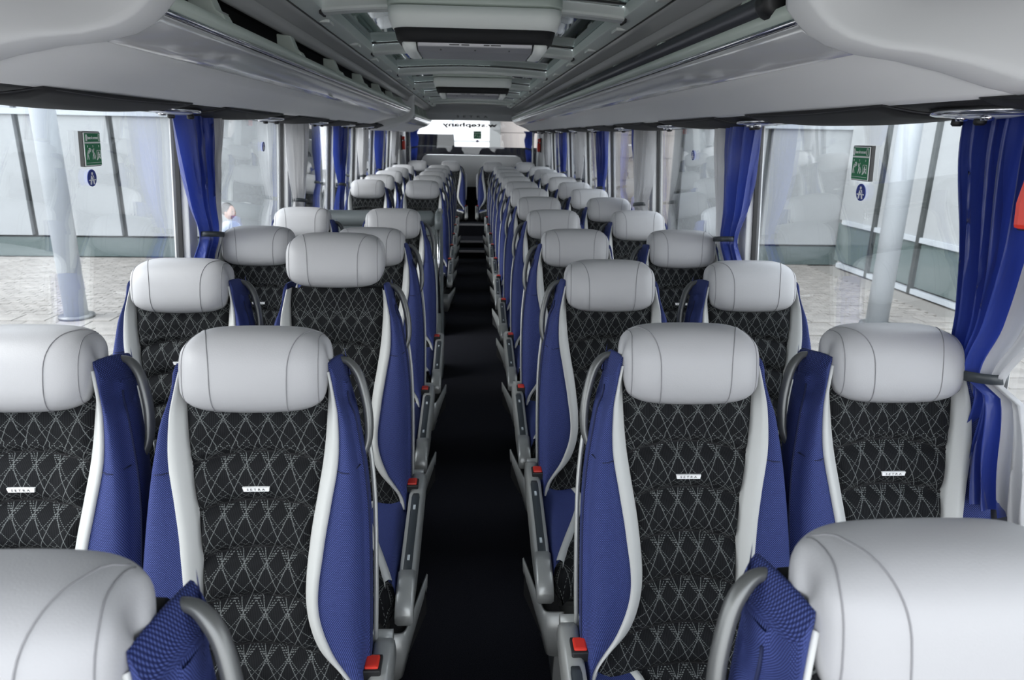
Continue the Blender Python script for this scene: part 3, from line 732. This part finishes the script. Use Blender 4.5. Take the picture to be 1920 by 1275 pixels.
    for sd in (-1, 1):
        rows = []; uv = []; edge = []
        for i in range(33):
            y = -.135-(.605-.135)*i/32; c = spl(CB, y); row = []; u = []
            for k in range(7):
                x = c+(.219-c)*k/6; a = x/.218; ed = max(0, (a-.88)/.12); ed = min(ed, 1)
                z = cz_(x, y)-.028*(1-math.sqrt(max(0, 1-ed*ed)))+.016
                row.append((sd*x, y, z)); u.append((x, y))
            for q, dz in ((.2225, .425), (.2225, .385), (.218, .365)): row.append((sd*q, y, dz)); u.append((.24+.468-dz, y))
            rows.append(row); uv.append(u); edge.append((sd*c, y, row[0][2]))
        MB().grid(rows, uv).build('cushion_wing', 'blue', cu, uv=True)
        rows = []
        for i, p in enumerate(edge):
            q = Vector(edge[min(i+1, 32)])-Vector(edge[max(i-1, 0)]); nrm = Vector((-q.y, q.x, 0)).normalized()*.009
            p = Vector(p); rows.append([p-nrm+Vector((0, 0, -.02)), p-nrm+Vector((0, 0, .002)), p+Vector((0, 0, .006)), p+nrm+Vector((0, 0, .002)), p+nrm+Vector((0, 0, -.02))])
        MB().grid(rows).build('wing_trim', 'strip', cu)
    MB().box((-.19, -.60, .345), (.19, -.10, .378)).build('seat_pan', 'black', root, smooth=False, bevel=.01)
    if not aisle: return root
    # side fairing with controls and belt buckle, on the aisle side
    def sweep(name, path, w0, w1, h, m, par, bev=True):
        rows = []
        for i, (y, z, hh) in enumerate(path):
            r_ = .007
            P = [(w0+r_, z), (w1-r_, z), (w1, z-r_), (w1, z-hh+r_), (w1-r_, z-hh), (w0+r_, z-hh), (w0, z-hh+r_), (w0, z-r_)]
            rows.append([(s*x, y, zz) for x, zz in P])
        return MB().grid(rows, wrap=True, caps=True).build(name, m, par)
    arm = sweep('side_fairing', [(-.085, .492, .03), (-.10, .525, .07), (-.13, .535, .09), (-.20, .530, .10), (-.30, .512, .10), (-.42, .490, .10), (-.53, .470, .085), (-.60, .455, .065), (-.635, .435, .045)], .226, .268, .1, 'silver', root)
    sweep('control_panel', [(-.235, .526, .01), (-.25, .5255, .012), (-.35, .507, .012), (-.45, .488, .012), (-.53, .474, .012), (-.555, .468, .01)], .233, .262, .1, 'panel', arm)
    sweep('front_cap', [(-.545, .473, .03), (-.58, .466, .05), (-.62, .452, .06), (-.645, .432, .05), (-.655, .415, .03)], .224, .270, .1, 'silver', arm)
    for yy, zz in ((-.30, .5175), (-.50, .4805)):
        MB().box((min(s*.244, s*.251), yy-.010, zz-.003), (max(s*.244, s*.251), yy+.010, zz+.0008)).build('symbol', 'icon', arm, smooth=False)
    MB().box((min(s*.214, s*.252), -.214, .515), (max(s*.214, s*.252), -.166, .541)).build('buckle_housing', 'rubber', arm, smooth=False, bevel=.004)
    MB().box((min(s*.219, s*.247), -.209, .53), (max(s*.219, s*.247), -.173, .5465)).build('buckle_button', 'red', arm, smooth=False, bevel=.004)
    MB().tube([(s*.20, -.075, .50), (s*.26, -.075, .50)], .022, 14).build('hinge_cover', 'silver', arm)
    # pedestal and litter pocket under the aisle side
    rows = []
    for z, y0_, y1_, x0_, x1_ in ((.37, -.56, -.16, .13, .205), (.33, -.54, -.22, .135, .20), (.25, -.49, -.30, .14, .195), (.12, -.47, -.33, .14, .19), (-.02, -.50, -.28, .13, .20)):
        rows.append([(s*x0_, y0_, z), (s*x1_, y0_, z), (s*x1_, y1_, z), (s*x0_, y1_, z)])
    MB().grid(rows, wrap=True, caps=True).build('pedestal', 'dsilver', root, smooth=False, bevel=.008)
    MB().tube(curve3([(s*.235, -.10, .45), (s*.24, -.25, .415), (s*.238, -.42, .385), (s*.232, -.56, .365)], 4), [.014]*4+[.017]*4+[.020]*5, 10).build('underside_rail', 'dsilver', root)
    pl_ = curve3([(.287, -.35, 0), (.271, -.44, 0), (.252, -.555, 0), (.243, -.592, 0), (.225, -.602, 0), (.190, -.606, 0)], 4); rows = []; n_ = len(pl_)-1
    for i, p in enumerate(pl_):
        t = i/n_; zt = .318-.006*math.sin(PI*t); zb2 = .165+.065*max(0, 1-t/.62)**1.2; inx = .012
        rows.append([(s*p.x, p.y, zt), (s*(p.x-.002), p.y+.001, (zt+zb2)/2), (s*(p.x-.012), p.y+.004, zb2), (s*(p.x-.018), p.y+.012, zb2+.002), (s*(p.x-.008), p.y+.008, (zt+zb2)/2), (s*(p.x-.005), p.y+.006, zt)])
    pk = MB().grid(rows, wrap=True, caps=True).build('litter_pocket', 'silver', root)
    MB().add([(s*x, y, z) for z in (.30, .20) for x, y in ((.205, -.34), (.282, -.37), (.236, -.585), (.195, -.59))], [(0, 1, 2, 3), (7, 6, 5, 4), (0, 4, 5, 1), (1, 5, 6, 2), (2, 6, 7, 3), (3, 7, 4, 0)]).build('pocket_inner', 'black', pk, smooth=False)
    return root

PROTO = {(sd, a): make_seat(-sd, a) for sd in (-1, 1) for a in (True, False)}
used = {}
ORD = ['nearest', 'second', 'third', 'fourth', 'fifth', 'sixth', 'seventh', 'eighth', 'ninth', 'tenth', 'eleventh', 'twelfth']
def place(side, x, y, label, raise_=0., twist=0., group=None):
    key = (side, abs(x) < .7); p = PROTO[key]; y += .058
    if key not in used: o = p; used[key] = True
    else: o = copy_tree(p)
    o.location = (x, y, 0); o.rotation_euler = (0, 0, twist)
    o['label'] = label; o['group'] = group or ('seats of the right-hand block' if side > 0 else 'seats of the left-hand block')
    if raise_:
        for c in o.children:
            if c.name.split('.')[0] == 'head_restraint': c.location = (0, raise_*.12, raise_)
    return o
RY = [.530, 1.338, 2.139, 2.915, 3.735, 4.57, 5.365, 6.17, 6.97, 7.77, 8.575, 9.37]
for i, y in enumerate(RY):
    tw = random.uniform(-.012, .012)
    w1 = ORD[i]+' from the camera' if i else 'nearest of all, cropped by the frame'
    place(1, (.470, .452)[i] if i < 2 else .437, y, 'blue and black seat, right of the aisle, %s' % w1, twist=tw if i else 0)
    if i:
        w2 = 'nearest of the window seats' if i == 1 else ORD[i-1]+' window seat from the camera'
        place(1, .908, y+.003, 'blue and black seat on the right window side, %s' % w2, twist=random.uniform(-.01, .01), group='seats of the right-hand block')
LYs = [(0, .50), (1, 1.306), (2, 2.10), (3, 2.90), (4, 3.70), (7, 6.12), (8, 6.92), (9, 7.73), (10, 8.53), (11, 9.33)]
for k, (i, y) in enumerate(LYs):
    if i < 5:
        w1 = 'nearest of all, cropped at lower left' if i == 0 else ORD[i]+' from the camera'+(', headrest raised' if i == 2 else '')
        w2 = 'nearest, cut by the left frame edge' if i == 1 else ORD[i-1]+' window seat from the camera'
    else:
        w1 = ORD[i-7]+' one behind the grey partition'; w2 = ORD[i-7]+' window seat behind the grey partition'
    X = {0: -.465, 1: -.447, 2: -.428, 3: -.441, 4: -.43}.get(i, -.434)
    place(-1, X, y-(.03 if i == 2 else 0), 'blue and black seat, left of the aisle, %s' % w1, raise_=.088 if i == 2 else 0, twist=random.uniform(-.01, .01))
    if i: place(-1, -.908, y+.008, 'blue and black seat on the left window side, %s' % w2, twist=random.uniform(-.01, .01))
for sd, x, wrd in ((-1, -.83, 'far left'), (-1, -.325, 'left of the aisle end'), (1, .325, 'right of the aisle end'), (1, .83, 'far right')):
    o = place(sd, x, 10.88, 'blue and black coach seat of the back row, %s' % wrd, group='seats of the back row')
    if abs(x) < .5:
        MB().tube(curve3([(-sd*.225, -.05, .62), (-sd*.232, -.03, .75), (-sd*.232, .0, .95), (-sd*.225, .02, 1.01)], 4), [.020]*6+[.024]*4+[.020, .017, .010], 10).build('raised_armrest', 'leather', o)

# ------------------------------------------------------------------ partition at the middle door
e = empty('partition', (0, 4.45, 0), 'dark grey partition with a padded top roll by the middle door, behind the fourth left row', 'partition')
MB().box((-1.10, 0, -.02), (-.235, .05, 1.03)).build('panel', 'cbar', e, smooth=False, bevel=.008)
MB().tube([(-1.10, .02, 1.055), (-1.0, .02, 1.058), (-.6, .02, 1.058), (-.27, .02, 1.058), (-.235, .02, 1.05)], [.045, .052, .052, .052, .03], 14).build('top_roll', 'cbar', e)
for z in (.93, .96): MB().tube([(-1.06, -.008, z), (-.26, -.008, z)], .006, 6).build('groove_bead', 'silver', e)
MB().prism([(-.235, -.02), (-.205, -.02), (-.205, 1.02), (-.215, 1.09), (-.235, 1.09)], -.02, .30).build('aisle_panel', 'cbar', e, smooth=False, bevel=.008)
MB().tube([(-.222, -.03, .45), (-.222, -.03, 1.02)], .010, 10).build('upright_rail', 'chrome', e)
MB().tube([(-.222, -.045, 1.0), (-.222, -.04, 1.06), (-.222, .0, 1.085), (-.222, .25, 1.085)], .022, 10).build('corner_grip', 'cbar', e)
MB().box((-.33, -.004, .88), (-.28, .0, .92)).build('latch', 'rubber', e, smooth=False, bevel=.001)
e = empty('stairwell_panel', (0, 5.50, 0), 'dark panel at the far side of the middle stairwell, before the rear left seats', 'partition')
MB().box((-1.12, -.02, -.02), (-.24, .02, .72)).build('panel', 'cbar', e, smooth=False, bevel=.006)
MB().box((-1.12, -.03, .70), (-.24, .03, .74)).build('top_rail', 'dsilver', e, smooth=False, bevel=.008)

# ------------------------------------------------------------------ curtains
def curtain(s, y, L, label, order, tie=1.17, rear=False):
    """order: list of (colour, share); y pillar position, the curtain hangs beyond it"""
    e = empty('curtain', (0, 0, 0), label, 'curtain', 'tied curtains between the side windows' if not rear else 'tied curtains at the back window')
    rnd = random.Random(int(y*100)+(5 if s > 0 else 0))
    NZ = 44; a0 = 0
    phs = [rnd.uniform(0, 6) for _ in range(5)]
    wz = [(.84, .52), (.95, .50), (1.08, .34), (tie-.015, .40), (tie, .38), (tie+.015, .40), (tie+.13, .60), (tie+.28, .78), (1.55, .95), (1.66, 1.)]
    cz = [(.84, .12), (1.08, .30), (tie, .46), (tie+.13, .26), (tie+.28, .12), (1.66, 0)]
    tot = 0
    for nm, sh in order:
        N = max(10, int(64*sh)); rows = []
        for i in range(NZ+1):
            z = .84+(1.655-.84)*i/NZ; wd = L*spl(wz, z); sh0 = L*spl(cz, z); row = []
            open_ = min(1, abs(z-tie)/.25)
            for j in range(N+1):
                g = tot+sh*j/N; t = g
                yy = sh0-.22+wd*t if not rear else sh0*.6+.02+wd*t
                am = .010+.016*open_
                off = am*math.sin(2*PI*(7.5*t)+phs[0]+.5*math.sin(z*7+phs[1])) + .007*open_*math.sin(2*PI*13*t+phs[2]+2*z) + .010*math.sin(2*PI*2.2*t+phs[3])
                bulge = .030*math.sin(PI*min(1, max(0, t)))*(1 if open_ > 0 else 0)
                xx = XG(z)-.060+off-bulge
                yy += .01*math.sin(2*PI*7.5*t+phs[4])*open_
                if rear: row.append((s*(1.07-yy), 11.62+off*.5, z))
                else: row.append((s*xx, y+yy, z))
            rows.append(row)
        MB().grid(rows).build(nm+'_cloth', 'satin_blue' if nm == 'blue' else 'satin_grey', e)
        tot += sh
    n = 18; c0 = (L*spl(cz, tie)-.22 if not rear else L*spl(cz, tie)*.6+.02)+L*.19; ry = L*.17+.006; rows = []
    for z, k in ((tie-.011, 1.), (tie-.009, 1.06), (tie+.009, 1.06), (tie+.011, 1.)):
        if rear: rows.append([(s*(1.07-c0-ry*k*math.cos(2*PI*q/n)), 11.62+.030*k*math.sin(2*PI*q/n), z+.01*math.cos(2*PI*q/n)) for q in range(n)])
        else: rows.append([(s*(XG(tie)-.075+.040*k*math.sin(2*PI*q/n)), y+c0+ry*k*math.cos(2*PI*q/n), z-.012*math.cos(2*PI*q/n)) for q in range(n)])
    MB().grid(rows, wrap=True).build('tieback', 'panel', e)
    for k in range(3): pass
    return e
BS = [('blue', .56), ('grey', .44)]; GS = [('grey', .72), ('blue', .28)]
names = ['first', 'second', 'third', 'fourth', 'fifth', 'sixth']
for i, y in enumerate(PIL[2:8]):
    curtain(-1, y, [.42, .40, .36, .34, .34, .34][i], '%s curtain from the camera on the left, mostly %s' % (names[i], 'blue' if i % 2 == 0 else 'silver grey'), BS if i % 2 == 0 else GS)
    curtain(1, y, [.42, .44, .36, .34, .34, .34][i], '%s curtain beyond the near one on the right, mostly %s' % (names[i], 'blue' if i % 2 == 0 else 'silver grey'), BS if i % 2 == 0 else GS)
curtain(1, 1.31, .40, 'nearest right curtain at the frame edge, deep blue above and grey below the tie', [('grey', .30), ('blue', .70)], tie=1.10)
curtain(-1, 11.5, .26, 'dark blue curtain tied at the left side of the back window', [('blue', 1)], tie=1.38, rear=True)
curtain(1, 11.5, .26, 'dark blue curtain tied at the right side of the back window', [('blue', 1)], tie=1.38, rear=True)

# ------------------------------------------------------------------ red emergency hammers
def hammer(s, x, y, z, label, sc=1.):
    e = empty('emergency_hammer', (s*x, y, z), label, 'emergency hammer', 'red emergency hammers by the windows'); e.scale = (sc, sc, sc); e.rotation_euler = (0, 0, -s*(PI/2 if y > 5 else 1.0))
    MB().box((-.028, -.008, .035), (.028, .03, .075)).build('holder', 'red', e, smooth=False, bevel=.006)
    MB().add([(xx, yy, zz) for zz, a, c in ((.025, .024, .020), (-.03, .030, .026), (-.075, .026, .022)) for xx, yy in ((-a, -.012), (a, -.012), (a, c), (-a, c))],
             [(0, 1, 2, 3), (11, 10, 9, 8)]+[(r*4+k, r*4+(k+1) % 4, r*4+4+(k+1) % 4, r*4+4+k) for r in (0, 1) for k in range(4)]).build('cover', 'red', e, smooth=False, bevel=.008)
    MB().tube([(0, .0, .04), (0, .0, .02)], .010, 8).build('shaft', 'rubber', e)
    MB().box((-.03, .022, -.08), (.03, .034, .085)).build('bracket', 'rubber', e, smooth=False, bevel=.003)
hammer(1, .975, 1.165, 1.51, 'bright red emergency hammer hanging before the near right curtain')
hammer(-1, 1.030, 11.0, 1.45, 'dark red emergency hammer box on the left pillar near the back window', 1.3)
hammer(1, 1.030, 11.0, 1.45, 'dark red emergency hammer box on the right pillar near the back window', 1.3)

# ================================================================== OUTSIDE
GZ = -1.35
g = MB().box((-45, -30, GZ-.2), (45, 60, GZ-.03)).build('ground', 'ground', smooth=False); struct(g)
# paving stones in the strips seen through the side windows; farther paving is one piece of fine work
def pavers(x0, x1, y0, y1, nx, ny, nm, kind=None):
    dx, dy = (x1-x0)/nx, (y1-y0)/ny
    if kind:
        mb = MB()
        for i in range(nx):
            for j in range(ny):
                o_ = (dx*.5 if j % 2 else 0)
                zz = GZ+random.uniform(-.004, .004)
                mb.box((x0+i*dx+.006+o_, y0+j*dy+.006, GZ-.04), (x0+(i+1)*dx-.006+o_, y0+(j+1)*dy-.006, zz))
        o = mb.build(nm, 'paver', g, smooth=False); o['kind'] = 'stuff'; return
    me = None
    for i in range(nx):
        for j in range(ny):
            o_ = (dx*.5 if j % 2 else 0)
            if me is None:
                ob = MB().box((-dx/2+.008, -dy/2+.008, -.04), (dx/2-.008, dy/2-.008, 0)).build('paving_stone', 'paver', g, smooth=False, bevel=.004); me = ob.data
            else:
                ob = bpy.data.objects.new('paving_stone', me); C.objects.link(ob); ob.parent = g
            ob.location = (x0+(i+.5)*dx+o_, y0+(j+.5)*dy, GZ+random.uniform(-.006, .006))
pavers(-9, -3.0, 6.5, 11.3, 12, 12, 'near')
pavers(3.0, 9, 6.5, 11.3, 12, 12, 'near')
pavers(-16, -3.0, 11.3, 16.7, 60, 46, 'small_pavers', 'stuff')
pavers(3.0, 8.2, 11.3, 16.4, 26, 44, 'small_pavers', 'stuff')
pavers(-22, -9.3, 2, 11.3, 40, 50, 'small_pavers', 'stuff')
# building behind on the left and right, pale panels with dark joints over a dark glazed plinth
def facade(x0, x1, y, pw, label, zlo=-.85, zhi=6.5, mats=('bwall', 'bgap')):
    e = empty('building', ((x0+x1)/2, y, GZ), label, 'building')
    cx_ = (x0+x1)/2
    MB().box((x0-cx_, .12, 0), (x1-cx_, 3, zhi-GZ)).build('wall', mats[1], e, smooth=False)
    MB().box((x0-cx_, .04, .0), (x1-cx_, .14, zlo-GZ-.05)).build('plinth_glazing', 'bglass', e, smooth=False)
    n = max(1, round((x1-x0)/pw)); p = (x1-x0)/n
    me = None
    for i in range(n):
        for z0, z1 in ((zlo, 1.9), (1.98, 4.2), (4.28, zhi)):
            MB().box((x0-cx_+i*p+.07, 0, z0-GZ), (x0-cx_+(i+1)*p-.07, .13, z1-GZ)).build('facade_panel', mats[0], e, smooth=False)
    MB().box((x0-cx_, -.06, 1.86-GZ), (x1-cx_, .1, 1.99-GZ)).build('cornice', 'column', e, smooth=False)
facade(-18.4, -4.1, 16.8, 2.02, 'pale panelled building beyond the left windows, with dark upright joints')
facade(4.9, 9.1, 16.4, 2.0, 'pale panelled building end beyond the right windows')
# beige tiled wall seen through the back window
e = empty('tiled_wall', (2.6, 16.0, GZ), 'beige tiled wall seen through the right half of the back window', 'wall')
MB().box((-2.0, .06, 0), (2.0, .6, 6)).build('backing', 'bgap', e, smooth=False)
me = None
for i in range(5):
    for j in range(12):
        if me is None: ob = MB().box((-.395, 0, -.245), (.395, .07, .245)).build('tile', 'beige', e, smooth=False); me = ob.data
        else: ob = bpy.data.objects.new('tile', me); C.objects.link(ob); ob.parent = e
        ob.location = (-1.6+.8*i, 0, .25+.5*j)
o = MB().box((-.12, -.15, 0), (.12, .10, 6)).build('steel_post', 'dsilver', None, smooth=False, bevel=.01); o.location = (.52, 15.9, GZ)
tag(o, 'grey steel post at the edge of the beige tiled wall', 'post')
# bright fence lines through the back window
e = empty('white_fence', (-1.4, 32, GZ), 'distant pale mesh fence in the bright gap behind the coach', 'fence')
MB().box((-4, .03, 0), (2.6, .06, 3.6)).build('fence_panel', 'white', e, smooth=False)
for x in (-3, -1.2, .6, 2.4): MB().box((x-.03, -.03, 0), (x+.03, .03, 3.7)).build('post', 'column', e, smooth=False)
for z in (.9, 1.8, 2.7): MB().box((-4, -.02, z-.015), (2.6, .03, z+.015)).build('rail', 'column', e, smooth=False)
# glazed facade on the right
e = empty('glass_building', (8.9, 9.5, GZ), 'glazed building with dark mullions beyond the near right window', 'building')
MB().box((.25, -6, 0), (4, 6.85, 7.6)).build('interior', 'bwall', e, smooth=False)
yy = -5.9; k = 0
while yy < 6.4:
    MB().box((.04, yy+.06, .15), (.07, yy+1.54, 1.05)).build('pane', 'bglass', e, smooth=False)
    MB().box((.04, yy+.06, 1.13), (.07, yy+1.54, 5.4)).build('pane', 'bwall', e, smooth=False)
    MB().box((-.03, yy-.05, 0), (.11, yy+.05, 5.5)).build('mullion', 'bgap', e, smooth=False, bevel=.008)
    yy += 1.6
for z in (.06, 1.09, 5.45): MB().box((-.02, -6, z-.05), (.10, 6.6, z+.05)).build('transom', 'column', e, smooth=False)
for x, y, wrd in ((-6.35, 11.1, 'left'), (6.75, 10.7, 'right')):
    e = empty('column', (x, y, GZ), 'tall round white column standing outside the %s window' % wrd, 'column', 'white columns outside')
    MB().tube([(0, 0, 0), (0, 0, 7)], .17, 24).build('shaft', 'column', e)
    MB().tube([(0, 0, 0), (0, 0, .05)], .26, 24).build('base_plate', 'dsilver', e)
o = MB().tube([(-16, 14, 2.02), (8.6, 14, 2.02)], .055, 8).build('canopy_rail', 'column', None)
tag(o, 'long pale horizontal rail of the building just under the black channel', 'rail')

# dark vehicles behind
def vehicle(name, x, y, L, W, H, label, cat, rz=0., hood=True):
    e = empty(name, (x, y, GZ), label, cat, None, rz)
    if hood: P = [(-L/2, .35), (-L/2, .75), (-L*.46, .95), (-L*.30, 1.0), (-L*.16, H-.05), (-L*.05, H), (L*.22, H-.02), (L*.36, 1.02), (L*.49, .95), (L/2, .7), (L/2, .35)]
    else: P = [(-L/2, .35), (-L/2, 1.2), (-L*.485, H*.8), (-L*.45, H-.12), (-L*.42, H), (L*.46, H), (L*.49, H-.15), (L/2, .35)]
    rows = []
    for f_, ins in ((-1, .06), (-.97, .0), (.97, 0), (1, .06)):
        rows.append([(f_*W/2, a*(1-ins*.5), z-(ins*.3 if z > .5 else -ins*.3)) for a, z in P])
    # tumblehome: upper body narrower
    rows = [[(p[0]*(1-.14*max(0, (p[2]-.9))/(H-.6)), p[1], p[2]) for p in r] for r in rows]
    MB().grid(rows, wrap=True, caps=True).build('body', 'carpaint', e)
    gb = MB()
    if hood:
        MB().add([(q*W*.36, -L*.285, 1.03) for q in (-1, 1)]+[(q*W*.33, -L*.165, H-.08) for q in (1, -1)]+[(q*W*.36, -L*.275, 1.0) for q in (-1, 1)]+[(q*W*.33, -L*.155, H-.11) for q in (1, -1)], [(0, 1, 2, 3), (7, 6, 5, 4), (0, 4, 5, 1), (1, 5, 6, 2), (2, 6, 7, 3), (3, 7, 4, 0)]).build('windscreen', 'chassis', e, smooth=False)
        for q in (-1, 1):
            MB().box((q*W*.52-.09, -L*.17, .98), (q*W*.52+.09, -L*.14, 1.12)).build('mirror', 'white', e, smooth=False, bevel=.02)
            MB().box((q*W*.36-.18, -L*.49-.02, .68), (q*W*.36+.18, -L*.47, .82)).build('headlamp', 'lens', e, smooth=False, bevel=.02)
    else:
        MB().box((-W*.38, -L/2-.03, 1.25), (W*.38, -L/2+.02, H-.35)).build('windscreen', 'chassis', e, smooth=False, bevel=.02)
        for k in range(5): MB().box((-W*.3+k*W*.15-.07, -L/2-.05, 1.12+.05*k), (-W*.3+k*W*.15+.05, -L/2-.025, 1.18+.05*k)).build('amber_reflection', 'amber', e, smooth=False, bevel=.008)  # yellow light reflections on the dark front, set as amber blocks
        for q in (-1, 1): MB().box((q*W*.5-.05, -L*.46, 1.5), (q*W*.5+.13, -L*.45, 1.9)).build('mirror', 'carpaint', e, smooth=False, bevel=.03)
    for q in (-1, 1):
        for a in (-.32, .31):
            MB().tube([(q*(W/2-.22), L*a, .33), (q*(W/2-.01), L*a, .33)], .33, 20).build('wheel', 'rubber', e)
    return e
vehicle('van', -2.45, 18.2, 5.2, 1.95, 3.05, 'tall black van behind the left side of the back window', 'van', .10, hood=False)
vehicle('van', -1.45, 25.0, 5.0, 1.9, 2.95, 'second tall black van, farther off than the first one', 'van', .03, hood=False)
vehicle('van', .20, 14.1, 4.0, 1.75, 2.70, 'black vehicle roof across the middle of the back window', 'van', 1.50, hood=False)
vehicle('van', 1.55, 19.5, 4.0, 1.7, 2.55, 'black vehicle low at the right of the back window', 'van', .05, hood=False)

# man walking outside the left window
e = empty('person', (-3.97, 11.6, GZ), 'dark-haired person in a pale shirt outside the second left window', 'person', None, 1.25)
me = bpy.data.meshes.new('body')
J = [(0, 0, .95), (0, 0, 1.15), (0, .0, 1.42), (0, -.01, 1.52), (.19, 0, 1.42), (.25, -.02, 1.15), (.24, -.12, .92), (-.19, 0, 1.42), (-.25, .02, 1.15), (-.24, -.10, .92),
     (.10, 0, .90), (.12, -.08, .50), (.12, .02, .09), (.12, -.16, .05), (-.10, 0, .90), (-.11, .05, .50), (-.11, .18, .10), (-.11, .04, .05)]
E_ = [(0, 1), (1, 2), (2, 3), (2, 4), (4, 5), (5, 6), (2, 7), (7, 8), (8, 9), (0, 10), (10, 11), (11, 12), (12, 13), (0, 14), (14, 15), (15, 16), (16, 17)]
R_ = [.15, .15, .15, .06, .07, .05, .035, .07, .05, .035, .10, .07, .045, .035, .10, .07, .045, .035]
me.from_pydata(J, E_, []); bo = bpy.data.objects.new('body', me); C.objects.link(bo); bo.parent = e
mod = bo.modifiers.new('skin', 'SKIN'); bo.modifiers.new('sub', 'SUBSURF').levels = 2
for v, r in zip(me.skin_vertices[0].data, R_): v.radius = (r, r*.8)
me.skin_vertices[0].data[0].use_root = True; me.materials.append(MT['shirt'])
def ball(name, c, r, m, par, sx=1, sy=1, sz=1, n=14):
    rows = [[(c[0]+r*sx*math.sin(PI*i/n)*math.cos(2*PI*k/n), c[1]+r*sy*math.sin(PI*i/n)*math.sin(2*PI*k/n), c[2]+r*sz*math.cos(PI*i/n)) for k in range(n)] for i in range(1, n)]
    return MB().grid(rows, wrap=True, caps=True).build(name, m, par)
hd = ball('head', (0, -.02, 1.66), .10, 'skin', e, .85, 1., 1.22)
ball('nose', (0, -.125, 1.645), .018, 'skin', hd, .8, 1, 1.3, 8)
for q in (-1, 1): ball('eye', (q*.035, -.108, 1.67), .012, 'ink', hd, 1, .6, .7, 8); ball('ear', (q*.087, -.01, 1.65), .024, 'skin', hd, .4, .8, 1.2, 8)
MB().box((-.025, -.118, 1.598), (.025, -.108, 1.606)).build('mouth', 'red', hd, smooth=False)
ball('hair', (0, .018, 1.700), .112, 'hair', hd, .92, .98, .98)
